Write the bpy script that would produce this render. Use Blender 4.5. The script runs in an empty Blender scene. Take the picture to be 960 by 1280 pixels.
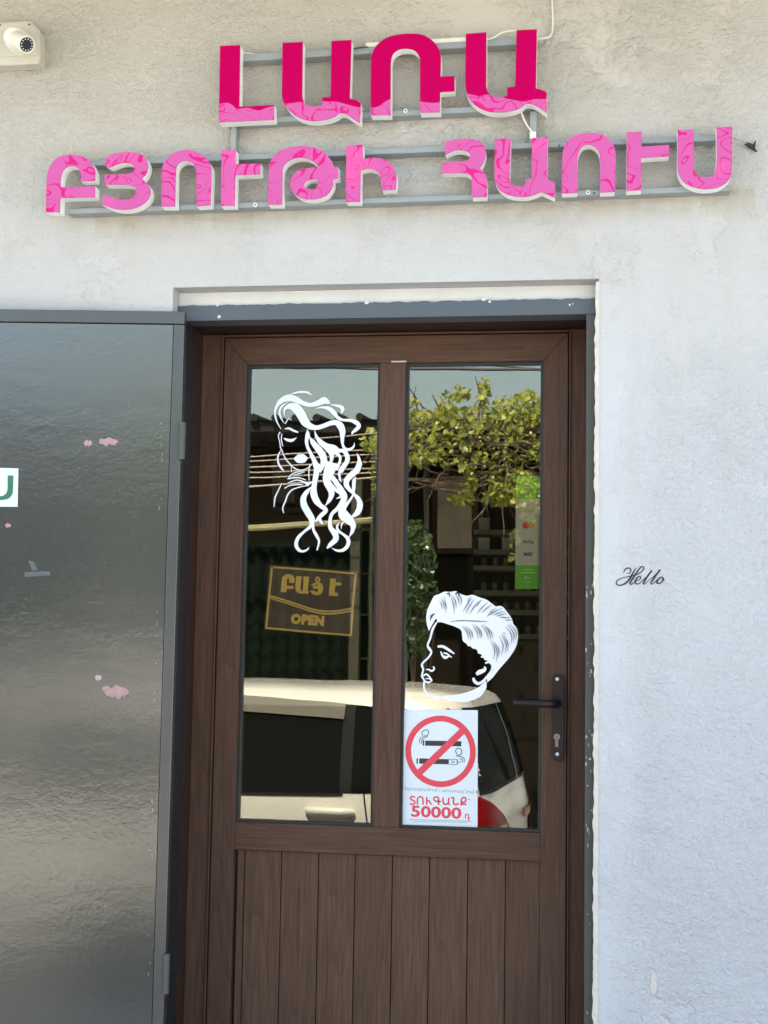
import bpy, bmesh, math, random
import numpy as np
from mathutils import Vector, Matrix, noise as mnoise
from mathutils.geometry import tessellate_polygon

sc = bpy.context.scene
COL = sc.collection
R = math.radians

# ------------------------------------------------------------------ camera
YAW, PITCH, ROLL, FPX = 0.14629, 0.09283, -0.01670, 1760.0
CAM = Vector((0.0, -3.65, 1.68))
ROT = Matrix.Rotation(YAW, 3, 'Z') @ Matrix.Rotation(PITCH, 3, 'X') @ Matrix.Rotation(ROLL, 3, 'Y')
cam_data = bpy.data.cameras.new('camera')
cam = bpy.data.objects.new('camera', cam_data)
COL.objects.link(cam)
rx, fw, up = ROT.col[0], ROT.col[1], ROT.col[2]
cam.matrix_world = Matrix(((rx[0], up[0], -fw[0], CAM[0]), (rx[1], up[1], -fw[1], CAM[1]),
                           (rx[2], up[2], -fw[2], CAM[2]), (0, 0, 0, 1)))
cam_data.sensor_fit = 'VERTICAL'
cam_data.sensor_height = 36.0
cam_data.lens = 36.0 * FPX / 1280.0
cam_data.clip_start = 0.05
cam_data.clip_end = 6000
sc.camera = cam

# ------------------------------------------------------------------ light
SUN_EL, SUN_AZ = R(60), R(-14)          # azimuth from +y towards +x: the sun stands behind the shop
world = bpy.data.worlds.new("World")
sc.world = world
world.use_nodes = True
wn = world.node_tree
bg = wn.nodes['Background']
sky = wn.nodes.new('ShaderNodeTexSky')
sky.sky_type = 'NISHITA'
sky.sun_disc = False
sky.sun_elevation = SUN_EL
sky.sun_rotation = SUN_AZ
sky.air_density = 1.6
sky.dust_density = 4.0
sky.ozone_density = 1.0
wn.links.new(sky.outputs[0], bg.inputs[0])
bg.inputs[1].default_value = 0.15
sun_data = bpy.data.lights.new('sun', 'SUN')
sun_data.energy = 5.0
sun_data.angle = R(0.5)
sun_data.color = (1.0, 0.95, 0.86)
sun = bpy.data.objects.new('sun', sun_data)
COL.objects.link(sun)
sdir = Vector((math.sin(SUN_AZ) * math.cos(SUN_EL), math.cos(SUN_AZ) * math.cos(SUN_EL), math.sin(SUN_EL)))
sun.rotation_euler = sdir.to_track_quat('Z', 'Y').to_euler()
sun.location = (0, 0, 30)

sc.view_settings.view_transform = 'Standard'
sc.view_settings.look = 'None'
sc.view_settings.exposure = 2.02
sc.view_settings.gamma = 1.0
sc.view_settings.use_curve_mapping = False
sc.render.engine = 'CYCLES'
sc.cycles.max_bounces = 10
sc.cycles.diffuse_bounces = 5
sc.cycles.glossy_bounces = 5
sc.cycles.transparent_max_bounces = 16
sc.cycles.caustics_reflective = False
sc.cycles.caustics_refractive = False

# ------------------------------------------------------------------ geometry of the place
YS = 0.215      # front plane of the door sash
YG = 0.235      # outer face of the glass
rnd = random.Random(7)


def ray(px, py):
    return (rx * ((px - 480) / FPX) + fw + up * ((640 - py) / FPX))


def P(px, py, Y=0.0):
    d = ray(px, py)
    t = (Y - CAM.y) / d.y
    return CAM + d * t


def RF(px, py, Y):
    """a real point on plane y=Y in front of the shop that shows mirrored in the door glass"""
    d = ray(px, py)
    t = (2 * YG - Y - CAM.y) / d.y
    return Vector((CAM.x + d.x * t, Y, CAM.z + d.z * t))


def X(px, py, Y=0.0): return P(px, py, Y).x
def Z(px, py, Y=0.0): return P(px, py, Y).z


# ------------------------------------------------------------------ objects
def tag(o, label=None, cat=None, group=None, kind=None):
    if label: o['label'] = label
    if cat: o['category'] = cat
    if group: o['group'] = group
    if kind: o['kind'] = kind
    return o


def thing(name, label, cat, loc=(0, 0, 0), group=None):
    o = bpy.data.objects.new(name, None)
    o.empty_display_size = 0.1
    COL.objects.link(o)
    o.location = loc
    return tag(o, label, cat, group)


class MB:
    def __init__(s):
        s.v, s.f, s.m = [], [], []

    def add(s, vs, fs, mi=0):
        b = len(s.v)
        s.v += [tuple(v) for v in vs]
        for f in fs:
            s.f.append([i + b for i in f]); s.m.append(mi)
        return s

    def box(s, a, b, mi=0):
        x0, x1 = sorted((a[0], b[0])); y0, y1 = sorted((a[1], b[1])); z0, z1 = sorted((a[2], b[2]))
        return s.add([(x0, y0, z0), (x1, y0, z0), (x1, y1, z0), (x0, y1, z0), (x0, y0, z1), (x1, y0, z1), (x1, y1, z1), (x0, y1, z1)],
                     [(0, 3, 2, 1), (4, 5, 6, 7), (0, 1, 5, 4), (1, 2, 6, 5), (2, 3, 7, 6), (3, 0, 4, 7)], mi)

    def quad(s, a, b, c, d, mi=0):
        return s.add([a, b, c, d], [(0, 1, 2, 3)], mi)

    def bar(s, a, b, w, h=None, upv=(0, 0, 1), mi=0):
        a, b = Vector(a), Vector(b); h = h or w
        d = (b - a).normalized(); u = Vector(upv)
        sd = d.cross(u).normalized(); u = sd.cross(d).normalized()
        vs = []
        for p in (a, b):
            for i, j in ((-1, -1), (1, -1), (1, 1), (-1, 1)):
                vs.append(p + sd * (w / 2 * i) + u * (h / 2 * j))
        return s.add(vs, [(3, 2, 1, 0), (4, 5, 6, 7), (0, 1, 5, 4), (1, 2, 6, 5), (2, 3, 7, 6), (3, 0, 4, 7)], mi)

    def tube(s, pts, r, n=8, mi=0, cap=True):
        pts = [Vector(p) for p in pts]
        rs = r if isinstance(r, (list, tuple)) else [r] * len(pts)
        vs, fs = [], []
        prev = None
        for i, p in enumerate(pts):
            d = (pts[min(i + 1, len(pts) - 1)] - pts[max(i - 1, 0)])
            d = d.normalized() if d.length > 1e-9 else Vector((0, 0, 1))
            if prev is None:
                u = d.orthogonal().normalized()
            else:
                u = (prev - d * prev.dot(d)); u = u.normalized() if u.length > 1e-6 else d.orthogonal().normalized()
            prev = u; w = d.cross(u)
            for k in range(n):
                a = 2 * math.pi * k / n
                vs.append(p + (u * math.cos(a) + w * math.sin(a)) * rs[i])
        for i in range(len(pts) - 1):
            for k in range(n):
                k2 = (k + 1) % n
                fs.append((i * n + k, i * n + k2, (i + 1) * n + k2, (i + 1) * n + k))
        if cap:
            fs.append(tuple(range(n))[::-1]); fs.append(tuple((len(pts) - 1) * n + k for k in range(n)))
        return s.add(vs, fs, mi)

    def cyl(s, a, b, r, n=20, mi=0, r2=None):
        return s.tube([a, b], [r, r if r2 is None else r2], n, mi)

    def prism(s, poly, y0, y1, mi=0, holes=(), back=True):
        """poly: list of (x,z) outline; front face at y0 (towards -y), back at y1"""
        loops = [list(poly)] + [list(h) for h in holes]
        flat = [p for l in loops for p in l]
        tris = tessellate_polygon([[Vector((p[0], p[1], 0)) for p in l] for l in loops])
        n = len(flat)
        vs = [(p[0], y0, p[1]) for p in flat] + [(p[0], y1, p[1]) for p in flat]
        fs = []
        for t in tris:
            a, b, c = [flat[i] for i in t]
            ar = (b[0] - a[0]) * (c[1] - a[1]) - (b[1] - a[1]) * (c[0] - a[0])
            t = tuple(t) if ar > 0 else tuple(t)[::-1]
            fs.append(t)
            if back: fs.append(tuple(i + n for i in t[::-1]))
        o = 0
        for li, l in enumerate(loops):
            k = len(l)
            ar = sum(l[i][0] * l[(i + 1) % k][1] - l[(i + 1) % k][0] * l[i][1] for i in range(k))
            for i in range(k):
                i2 = (i + 1) % k
                q = (o + i, o + i2, o + i2 + n, o + i + n)
                ccw = ar > 0
                if li > 0: ccw = not ccw
                fs.append(q[::-1] if ccw else q)
            o += k
        return s.add(vs, fs, mi)

    def sheet(s, poly, y, mi=0, holes=()):
        loops = [list(poly)] + [list(h) for h in holes]
        flat = [p for l in loops for p in l]
        tris = tessellate_polygon([[Vector((p[0], p[1], 0)) for p in l] for l in loops])
        fs = []
        for t in tris:
            a, b, c = [flat[i] for i in t]
            ar = (b[0] - a[0]) * (c[1] - a[1]) - (b[1] - a[1]) * (c[0] - a[0])
            fs.append(tuple(t) if ar > 0 else tuple(t)[::-1])
        return s.add([(p[0], y, p[1]) for p in flat], fs, mi)

    def build(s, name, mats, parent=None, smooth=False, bevel=0.0, angle=40):
        me = bpy.data.meshes.new(name)
        me.from_pydata([tuple(v) for v in s.v], [], s.f)
        for m in (mats if isinstance(mats, (list, tuple)) else [mats]): me.materials.append(m)
        for p, mi in zip(me.polygons, s.m): p.material_index = mi
        if smooth: me.polygons.foreach_set('use_smooth', [True] * len(me.polygons))
        me.update()
        o = bpy.data.objects.new(name, me)
        COL.objects.link(o)
        if parent is not None:
            o.parent = parent
            o.matrix_parent_inverse = Matrix.Translation(-WLOC(parent))
        if bevel:
            b = o.modifiers.new('bevel', 'BEVEL'); b.width = bevel; b.segments = 2; b.limit_method = 'ANGLE'; b.angle_limit = R(35)
        if smooth and angle:
            es = o.modifiers.new('split', 'EDGE_SPLIT'); es.split_angle = R(angle)
        return o


def WLOC(o):
    return Vector(o.location) if o.type == 'EMPTY' else Vector((0, 0, 0))


def copy_tree(o, parent=None):
    c = o.copy(); COL.objects.link(c)
    if parent is not None:
        c.parent = parent; c.matrix_parent_inverse = o.matrix_parent_inverse.copy()
    for ch in list(o.children): copy_tree(ch, c)
    return c


def smooth_path(pts, seg=8, closed=True):
    """points (x,y) are corners, (x,y,1) smooth; returns dense 2D polyline"""
    n = len(pts); out = []
    def tan(i, other, smooth):
        if not smooth: return None
        a, b = pts[(i - 1) % n], pts[(i + 1) % n]
        return ((b[0] - a[0]) / 2, (b[1] - a[1]) / 2)
    for i in range(n if closed else n - 1):
        p0, p1 = pts[i], pts[(i + 1) % n]
        s0, s1 = len(p0) > 2 and (closed or i > 0), len(p1) > 2 and (closed or i + 1 < n - 1)
        out.append((p0[0], p0[1]))
        if not s0 and not s1: continue
        ch = (p1[0] - p0[0], p1[1] - p0[1]); L = math.hypot(*ch)
        def fit(t):
            if t is None: return ch
            l = math.hypot(*t) or 1
            return (t[0] / l * L, t[1] / l * L)
        t0, t1 = fit(tan(i, 0, s0)), fit(tan((i + 1) % n, 0, s1))
        for k in range(1, seg):
            u = k / seg
            h0, h1, h2, h3 = 2*u**3-3*u*u+1, u**3-2*u*u+u, -2*u**3+3*u*u, u**3-u*u
            out.append((h0*p0[0]+h1*t0[0]+h2*p1[0]+h3*t1[0], h0*p0[1]+h1*t0[1]+h2*p1[1]+h3*t1[1]))
    if not closed: out.append((pts[-1][0], pts[-1][1]))
    return out


def crop(pts, org, s):
    return [((p[0] / s + org[0], p[1] / s + org[1]) + tuple(p[2:])) for p in pts]


def to_xz(pts, Y):
    r = []
    for p in pts:
        w = P(p[0], p[1], Y); r.append((w.x, w.z))
    return r


def ribbon(mb, pts, y, seg=6, mi=0, wmin=0.0005):
    """pts (x,z,width) in world units; flat vinyl stroke facing -y"""
    pp = smooth_path([(p[0], p[1], 1) for p in pts], seg, closed=False)
    n = len(pts); ws = []
    for i in range(n - 1):
        for k in range(seg):
            u = k / seg; u = u * u * (3 - 2 * u)
            ws.append(pts[i][2] * (1 - u) + pts[i + 1][2] * u)
    ws.append(pts[-1][2])
    L, Rr = [], []
    for i, p in enumerate(pp):
        a, b = pp[max(i - 1, 0)], pp[min(i + 1, len(pp) - 1)]
        dx, dy = b[0] - a[0], b[1] - a[1]; l = math.hypot(dx, dy) or 1
        nx, ny = -dy / l, dx / l; w = max(ws[i], wmin) / 2
        L.append((p[0] + nx * w, y, p[1] + ny * w)); Rr.append((p[0] - nx * w, y, p[1] - ny * w))
    m = len(pp)
    mb.add(L + Rr, [(i, m + i, m + i + 1, i + 1) for i in range(m - 1)], mi)


def text_mesh(mb, body, x, z, size, y, bold=0.0, align='CENTER', mi=0, sx=1.0, rot=0.0, shear=0.0, space=1.0):
    cu = bpy.data.curves.new('lettering', 'FONT')
    cu.body = body; cu.size = size; cu.align_x = align; cu.align_y = 'CENTER'; cu.offset = bold; cu.resolution_u = 3; cu.space_character = space; cu.shear = shear
    ob = bpy.data.objects.new('lettering', cu); COL.objects.link(ob)
    dg = bpy.context.evaluated_depsgraph_get()
    me = bpy.data.meshes.new_from_object(ob.evaluated_get(dg))
    bpy.data.objects.remove(ob); bpy.data.curves.remove(cu)
    c, s_ = math.cos(rot), math.sin(rot)
    vs = []
    for v in me.vertices:
        a, b = v.co.x * sx, v.co.y
        vs.append((x + a * c - b * s_, y, z + a * s_ + b * c))
    mb.add(vs, [tuple(p.vertices) for p in me.polygons], mi)
    bpy.data.meshes.remove(me)


# ------------------------------------------------------------------ materials
class NT:
    def __init__(s, name):
        s.m = bpy.data.materials.new(name); s.m.use_nodes = True
        s.t = s.m.node_tree; s.t.nodes.clear()
        s.out = s.n('ShaderNodeOutputMaterial')

    def n(s, typ, **kw):
        nd = s.t.nodes.new(typ)
        for k, v in kw.items(): setattr(nd, k, v)
        return nd

    def l(s, a, b): s.t.links.new(a, b)

    def val(s, sock, v):
        if hasattr(v, 'is_output'): s.l(v, sock)
        else: sock.default_value = v

    def pos(s, scale=(1, 1, 1), off=(0, 0, 0)):
        g = s.n('ShaderNodeNewGeometry')
        mp = s.n('ShaderNodeMapping'); s.l(g.outputs['Position'], mp.inputs[0])
        mp.inputs['Scale'].default_value = scale; mp.inputs['Location'].default_value = off
        return mp.outputs[0]

    def noise(s, vec, scale, detail=4, rough=0.55, dist=0.0):
        nd = s.n('ShaderNodeTexNoise'); s.l(vec, nd.inputs['Vector'])
        nd.inputs['Scale'].default_value = scale; nd.inputs['Detail'].default_value = detail
        nd.inputs['Roughness'].default_value = rough; nd.inputs['Distortion'].default_value = dist
        return nd.outputs['Fac']

    def ramp(s, fac, stops):
        r = s.n('ShaderNodeValToRGB'); s.l(fac, r.inputs[0])
        el = r.color_ramp.elements
        while len(el) < len(stops): el.new(0.5)
        for e, (p, c) in zip(el, stops):
            e.position = p; e.color = c if len(c) == 4 else tuple(c) + (1,)
        return r.outputs[0]

    def math(s, op, a, b=0.0, c=None, clamp=False):
        nd = s.n('ShaderNodeMath', operation=op); nd.use_clamp = clamp
        s.val(nd.inputs[0], a); s.val(nd.inputs[1], b)
        if c is not None: s.val(nd.inputs[2], c)
        return nd.outputs[0]

    def mix(s, fac, a, b, blend='MIX'):
        nd = s.n('ShaderNodeMix', data_type='RGBA', blend_type=blend)
        s.val(nd.inputs['Factor'], fac)
        s.val(nd.inputs[6], a if hasattr(a, 'is_output') else tuple(a) + (1,) * (4 - len(a)))
        s.val(nd.inputs[7], b if hasattr(b, 'is_output') else tuple(b) + (1,) * (4 - len(b)))
        return nd.outputs[2]

    def sep(s, vec):
        nd = s.n('ShaderNodeSeparateXYZ'); s.l(vec, nd.inputs[0]); return nd.outputs

    def bump(s, h, dist, strength=1.0, normal=None):
        b = s.n('ShaderNodeBump'); s.l(h, b.inputs['Height'])
        b.inputs['Distance'].default_value = dist; b.inputs['Strength'].default_value = strength
        if normal is not None: s.l(normal, b.inputs['Normal'])
        return b.outputs[0]

    def bsdf(s, color, rough=0.6, normal=None, metal=0.0, spec=0.5, coat=0.0, coat_rough=0.1):
        p = s.n('ShaderNodeBsdfPrincipled')
        s.val(p.inputs['Base Color'], color if hasattr(color, 'is_output') else tuple(color) + (1,))
        s.val(p.inputs['Roughness'], rough); p.inputs['Metallic'].default_value = metal
        p.inputs['Specular IOR Level'].default_value = spec
        p.inputs['Coat Weight'].default_value = coat; p.inputs['Coat Roughness'].default_value = coat_rough
        if normal is not None: s.l(normal, p.inputs['Normal'])
        s.l(p.outputs[0], s.out.inputs[0])
        return p


def plain(name, col, rough=0.6, metal=0.0, var=0.12, scale=30, bump=0.0, spec=0.5, coat=0.0):
    t = NT(name); v = t.pos()
    f = t.noise(v, scale, 4)
    c = t.mix(f, [x * (1 - var) for x in col], [min(1, x * (1 + var)) for x in col])
    nb = t.bump(t.noise(v, scale * 4, 3), bump) if bump else None
    t.bsdf(c, rough, nb, metal, spec, coat)
    return t.m


def wall_material():
    t = NT('spray_plaster'); v = t.pos(); x, y, z = t.sep(v)
    # smooth trowelled patches beside the doorway and over it
    edge = t.noise(v, 8.0, 6, 0.7)
    e0 = t.math('SUBTRACT', edge, 0.5)
    xe = t.math('ADD', x, t.math('MULTIPLY', e0, 0.30))
    xr = t.math('SUBTRACT', xe, t.math('MULTIPLY', t.math('SUBTRACT', z, 1.0), 0.03))
    ze = t.math('ADD', z, t.math('MULTIPLY', e0, 0.8))
    rb = t.math('MULTIPLY', t.math('SUBTRACT', 0.15, xr), 8.0, clamp=True)
    rb = t.math('MULTIPLY', rb, t.math('MULTIPLY', t.math('SUBTRACT', 2.80, ze), 6.0, clamp=True))
    rb = t.math('MULTIPLY', rb, t.math('MULTIPLY', t.math('ADD', x, 0.05), 40.0, clamp=True))
    over = t.math('SUBTRACT', 0.34, t.math('ABSOLUTE', t.math('SUBTRACT', ze, 2.62)))
    over = t.math('MULTIPLY', t.math('MULTIPLY', over, 5.0, clamp=True), 0.55)
    blob = t.noise(t.pos((1, 1, 1), (3.3, 0, 1.2)), 1.9, 6, 0.65)
    blobs = t.math('MULTIPLY', t.math('SUBTRACT', blob, 0.555), 14.0, clamp=True)
    smoothm = t.math('MAXIMUM', t.math('MAXIMUM', rb, blobs), over)
    roughm = t.math('SUBTRACT', 1.0, t.math('MULTIPLY', smoothm, 0.93))
    n1 = t.noise(t.pos((1, 1, 1.25)), 68, 4, 0.6, 0.7)
    n2 = t.noise(t.pos((1.2, 1, 1), (5, 0, 2)), 30, 3, 0.55, 0.4)
    n3 = t.noise(t.pos((1, 1, 1), (2, 0, 7)), 120, 3, 0.6, 0.5)
    worm = t.math('SUBTRACT', 1.0, t.math('ABSOLUTE', t.math('MULTIPLY', t.math('SUBTRACT', n1, 0.5), 3.2)))
    worm = t.math('MAXIMUM', worm, 0.25)
    amp = t.noise(v, 2.6, 4, 0.6)
    amp = t.math('ADD', 0.10, t.math('MULTIPLY', amp, 1.35), clamp=True)
    h = t.math('ADD', t.math('MULTIPLY', worm, 0.34), t.math('ADD', t.math('MULTIPLY', n2, 1.1), t.math('MULTIPLY', n3, 0.50)))
    h = t.math('MULTIPLY', h, t.math('MULTIPLY', roughm, amp))
    fine = t.noise(v, 260, 3)
    h = t.math('ADD', h, t.math('MULTIPLY', fine, 0.10))
    # broad trowel smears
    sm = t.noise(t.pos((3.5, 1, 7.0)), 1.4, 4, 0.6, 1.2)
    h = t.math('ADD', h, t.math('MULTIPLY', sm, 0.9))
    big = t.noise(v, 1.3, 5, 0.6)
    c = t.mix(big, (0.50, 0.498, 0.502), (0.60, 0.60, 0.612))
    # yellowish run-off stains that hang in vertical streaks
    st = t.noise(t.pos((6, 6, 1.1)), 1.0, 6, 0.65)
    c = t.mix(t.ramp(st, [(0.54, (0, 0, 0)), (0.80, (0.45, 0.45, 0.45))]), c, (0.50, 0.455, 0.38))
    hi = t.ramp(z, [(0.0, (0, 0, 0)), (1.0, (1, 1, 1))])
    top_shade = t.math('MULTIPLY', t.math('SUBTRACT', t.math('ADD', z, t.math('MULTIPLY', t.math('SUBTRACT', big, 0.5), 1.2)), 2.35), 1.1, clamp=True)
    c = t.mix(t.math('MULTIPLY', top_shade, 0.85), c, (0.47, 0.43, 0.36))  # warm shade under the eave, mixed into the upper wall colour
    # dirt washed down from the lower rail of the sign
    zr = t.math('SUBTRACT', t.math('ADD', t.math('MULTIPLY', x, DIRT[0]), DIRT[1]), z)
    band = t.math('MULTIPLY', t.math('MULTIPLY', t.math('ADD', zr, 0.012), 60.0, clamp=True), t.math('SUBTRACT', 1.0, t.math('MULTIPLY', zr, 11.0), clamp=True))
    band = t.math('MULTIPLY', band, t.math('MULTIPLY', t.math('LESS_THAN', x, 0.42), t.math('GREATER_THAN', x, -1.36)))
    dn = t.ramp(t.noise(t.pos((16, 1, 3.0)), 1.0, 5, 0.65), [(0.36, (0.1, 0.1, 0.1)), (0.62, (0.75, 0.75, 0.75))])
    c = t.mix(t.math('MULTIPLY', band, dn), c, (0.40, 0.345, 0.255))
    dirt = t.noise(v, 14, 6, 0.7)
    c = t.mix(t.ramp(dirt, [(0.60, (0, 0, 0)), (0.78, (0.35, 0.35, 0.35))]), c, (0.42, 0.40, 0.36))
    nb = t.bump(h, 0.0108, 1.0)
    t.bsdf(c, 0.85, nb, spec=0.14)
    return t.m


def wood_material(name, axis, base=(0.092, 0.047, 0.031), dark=(0.034, 0.016, 0.011), light=(0.150, 0.084, 0.055), off=0.0):
    t = NT(name)
    if axis == 'z':   sc_ = (120, 120, 4.0); sc2 = (9, 9, 0.7); s3 = (330, 330, 9)
    else:             sc_ = (4.0, 120, 120); sc2 = (0.7, 9, 9); s3 = (9, 330, 330)
    ring = t.noise(t.pos((7, 7, 0.55) if axis == 'z' else (0.55, 7, 7), (off * 1.7, 0, off)), 1.0, 2, 0.45, 0.25)
    rg = t.math('FRACT', t.math('MULTIPLY', ring, 17.0))
    rg = t.math('MULTIPLY', t.math('POWER', rg, 3.0), 0.9)
    a = t.noise(t.pos(sc_, (off, 0, off)), 1.0, 6, 0.62, 0.4)
    g = t.noise(t.pos(s3), 1.0, 3, 0.6)
    tone = t.noise(t.pos((2.2, 2.2, 0.8) if axis == 'z' else (0.8, 2.2, 2.2), (off, 3, off)), 1.5, 3)
    f = t.math('ADD', t.math('MULTIPLY', a, 0.34), t.math('MULTIPLY', tone, 0.22))
    f = t.math('ADD', f, t.math('MULTIPLY', g, 0.48))
    f = t.math('SUBTRACT', f, t.math('MULTIPLY', rg, 0.085))
    c = t.ramp(f, [(0.30, dark), (0.52, base), (0.73, light)])
    cl = t.noise(t.pos(), 4.0, 4)
    c = t.mix(t.math('MULTIPLY', cl, 0.45), c, (0.098, 0.060, 0.042))
    nb = t.bump(f, 0.0010, 0.5)
    t.bsdf(c, t.math('ADD', 0.42, t.math('MULTIPLY', g, 0.2)), nb, spec=0.14)
    return t.m


def glass_material():
    t = NT('tinted_reflective_glass')
    fr = t.n('ShaderNodeFresnel'); fr.inputs[0].default_value = 1.5
    v = t.pos((1, 1, 1))
    nb = t.bump(t.noise(v, 5.5, 1), 0.00010, 1.0)
    gl = t.n('ShaderNodeBsdfGlossy'); gl.inputs['Color'].default_value = (0.97, 0.955, 0.90, 1); gl.inputs['Roughness'].default_value = 0.0
    t.l(nb, gl.inputs['Normal'])
    tr = t.n('ShaderNodeBsdfTransparent'); tr.inputs[0].default_value = (0.90, 0.90, 0.84, 1)
    mx = t.n('ShaderNodeMixShader')
    f = t.math('ADD', 0.075, fr.outputs[0], clamp=True)
    t.l(f, mx.inputs[0]); t.l(tr.outputs[0], mx.inputs[1]); t.l(gl.outputs[0], mx.inputs[2])
    t.l(mx.outputs[0], t.out.inputs[0])
    return t.m


def painted_steel(name, col, bump_amt=0.0, rough=0.3, brush=(1, 1, 1), ior=1.5):
    t = NT(name); v = t.pos(brush)
    a = t.noise(v, 75, 3, 0.6, 0.8); b = t.noise(v, 16, 3, 0.5, 0.4)
    h = t.math('ADD', a, t.math('MULTIPLY', b, 1.6))
    mask = t.noise(t.pos((0.6, 1, 2.2)), 1.6, 3)
    mask = t.ramp(mask, [(0.38, (0.15, 0.15, 0.15)), (0.66, (1, 1, 1))])
    h = t.math('MULTIPLY', h, mask)
    nb = t.bump(h, bump_amt, 0.8) if bump_amt else None
    sp = t.noise(t.pos(), 130, 3, 0.7)
    c = t.mix(t.noise(t.pos(), 6, 5, 0.65), [x * 0.88 for x in col], [x * 1.1 for x in col])
    c = t.mix(t.ramp(sp, [(0.66, (0, 0, 0)), (0.76, (0.45, 0.45, 0.45))]), c, (0.24, 0.235, 0.22))
    p = t.bsdf(c, rough, nb)
    p.inputs['IOR'].default_value = ior
    return t.m


def letter_face_material(name, top):
    """acrylic sheet printed with marbled lines; the big letters are magenta above a wavy border"""
    t = NT(name); v = t.pos()
    pink = (0.54, 0.105, 0.325); mag = (0.44, 0.0, 0.082)
    n1 = t.noise(v, 7.5, 1.5, 0.45, 1.6)
    # contour lines of the noise
    k = t.math('FRACT', t.math('MULTIPLY', n1, 7.0))
    ln = t.math('LESS_THAN', t.math('ABSOLUTE', t.math('SUBTRACT', k, 0.5)), t.math('MULTIPLY', t.math('SUBTRACT', t.noise(v, 9, 2), 0.27), 0.36))
    n2 = t.noise(v, 5, 2, 0.5, 0.8)
    blot = t.ramp(n2, [(0.60, (0, 0, 0)), (0.70, (0.5, 0.5, 0.5))])
    c = t.mix(blot, pink, (0.78, 0.10, 0.34))
    c = t.mix(ln, c, (0.60, 0.02, 0.20))
    if top:
        x, y, z = t.sep(v)
        w = t.math('MULTIPLY', t.math('SUBTRACT', t.noise(v, 6.5, 2), 0.5), 0.10)
        zz = t.math('ADD', t.math('ADD', z, w), t.math('MULTIPLY', x, 0.012))
        up_ = t.math('GREATER_THAN', zz, top)
        c = t.mix(up_, c, mag)
    t.bsdf(c, 0.2, spec=0.02)
    return t.m


def leaf_material(name, c1, c2, trans):
    t = NT(name)
    oi = t.n('ShaderNodeNewGeometry')
    ri = oi.outputs['Random Per Island']
    c = t.mix(ri, c1, c2)
    d = t.n('ShaderNodeBsdfDiffuse'); t.l(c, d.inputs[0])
    tr = t.n('ShaderNodeBsdfTranslucent'); c2_ = t.mix(ri, [trans[0] * .7, trans[1] * .7, trans[2] * .7], trans); t.l(c2_, tr.inputs[0])
    g = t.n('ShaderNodeBsdfGlossy'); g.inputs['Roughness'].default_value = 0.35
    a = t.n('ShaderNodeMixShader'); a.inputs[0].default_value = 0.40; t.l(d.outputs[0], a.inputs[1]); t.l(tr.outputs[0], a.inputs[2])
    b = t.n('ShaderNodeMixShader'); b.inputs[0].default_value = 0.05; t.l(a.outputs[0], b.inputs[1]); t.l(g.outputs[0], b.inputs[2])
    t.l(b.outputs[0], t.out.inputs[0])
    return t.m


def asphalt_material(name, col, scale=60):
    t = NT(name); v = t.pos()
    c = t.mix(t.noise(v, scale, 5, 0.7), [x * 0.75 for x in col], [x * 1.25 for x in col])
    c = t.mix(t.math('MULTIPLY', t.noise(v, 0.7, 4), 0.5), c, [x * 0.8 for x in col])
    t.bsdf(c, 0.9, t.bump(t.noise(v, scale * 2, 3), 0.004), spec=0.2)
    return t.m


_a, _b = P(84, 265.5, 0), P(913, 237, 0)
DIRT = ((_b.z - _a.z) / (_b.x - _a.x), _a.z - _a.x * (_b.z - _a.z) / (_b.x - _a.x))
M = {}
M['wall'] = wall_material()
M['plaster'] = plain('smooth_white_plaster', (0.66, 0.66, 0.65), 0.85, var=0.12, scale=12, bump=0.003)
M['plaster_old'] = plain('chipped_white_plaster', (0.62, 0.58, 0.50), 0.9, var=0.2, scale=25, bump=0.004)
M['wood_v'] = wood_material('brown_woodgrain_upright', 'z')
M['wood_h'] = wood_material('brown_woodgrain_level', 'x')
M['wood_d'] = wood_material('dark_brown_woodgrain', 'z', (0.032, 0.014, 0.012), (0.018, 0.009, 0.008), (0.045, 0.022, 0.018))
M['gasket'] = plain('black_rubber', (0.012, 0.011, 0.012), 0.5)
M['glass'] = glass_material()
M['steel_leaf'] = painted_steel('brushed_grey_enamel', (0.028, 0.033, 0.031), 0.00062, 0.20, (0.8, 1, 1.05), 2.25)
M['steel_frame'] = painted_steel('blue_grey_enamel', (0.080, 0.095, 0.108), 0.0012, 0.42)
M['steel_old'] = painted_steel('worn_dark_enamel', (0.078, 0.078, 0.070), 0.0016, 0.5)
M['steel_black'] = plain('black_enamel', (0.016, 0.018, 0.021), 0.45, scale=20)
M['pinkchip'] = plain('pink_primer', (0.42, 0.25, 0.245), 0.7, var=0.25, scale=80)
M['whitechip'] = plain('white_filler', (0.62, 0.61, 0.58), 0.7)
M['chipgrey'] = plain('bare_filler_edge', (0.40, 0.40, 0.38), 0.7)
M['scuff'] = plain('pale_scuff', (0.10, 0.115, 0.115), 0.5)
M['vinyl'] = plain('white_vinyl', (0.80, 0.81, 0.86), 0.45, var=0.02)
M['vinyl_line'] = plain('dark_line', (0.015, 0.014, 0.018), 0.5)
M['paper'] = plain('white_print_paper', (0.68, 0.73, 0.77), 0.5, var=0.03, scale=20)
M['red'] = plain('red_print', (0.70, 0.05, 0.075), 0.5, var=0.06)
M['ink'] = plain('black_print', (0.03, 0.025, 0.03), 0.5)
M['inkgrey'] = plain('grey_print', (0.22, 0.20, 0.21), 0.5)
M['lilac'] = plain('lilac_print', (0.30, 0.16, 0.24), 0.5)
M['green_print'] = plain('green_print', (0.13, 0.42, 0.015), 0.5, var=0.06)
M['beige_print'] = plain('beige_print', (0.50, 0.45, 0.38), 0.5, var=0.03)
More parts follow.
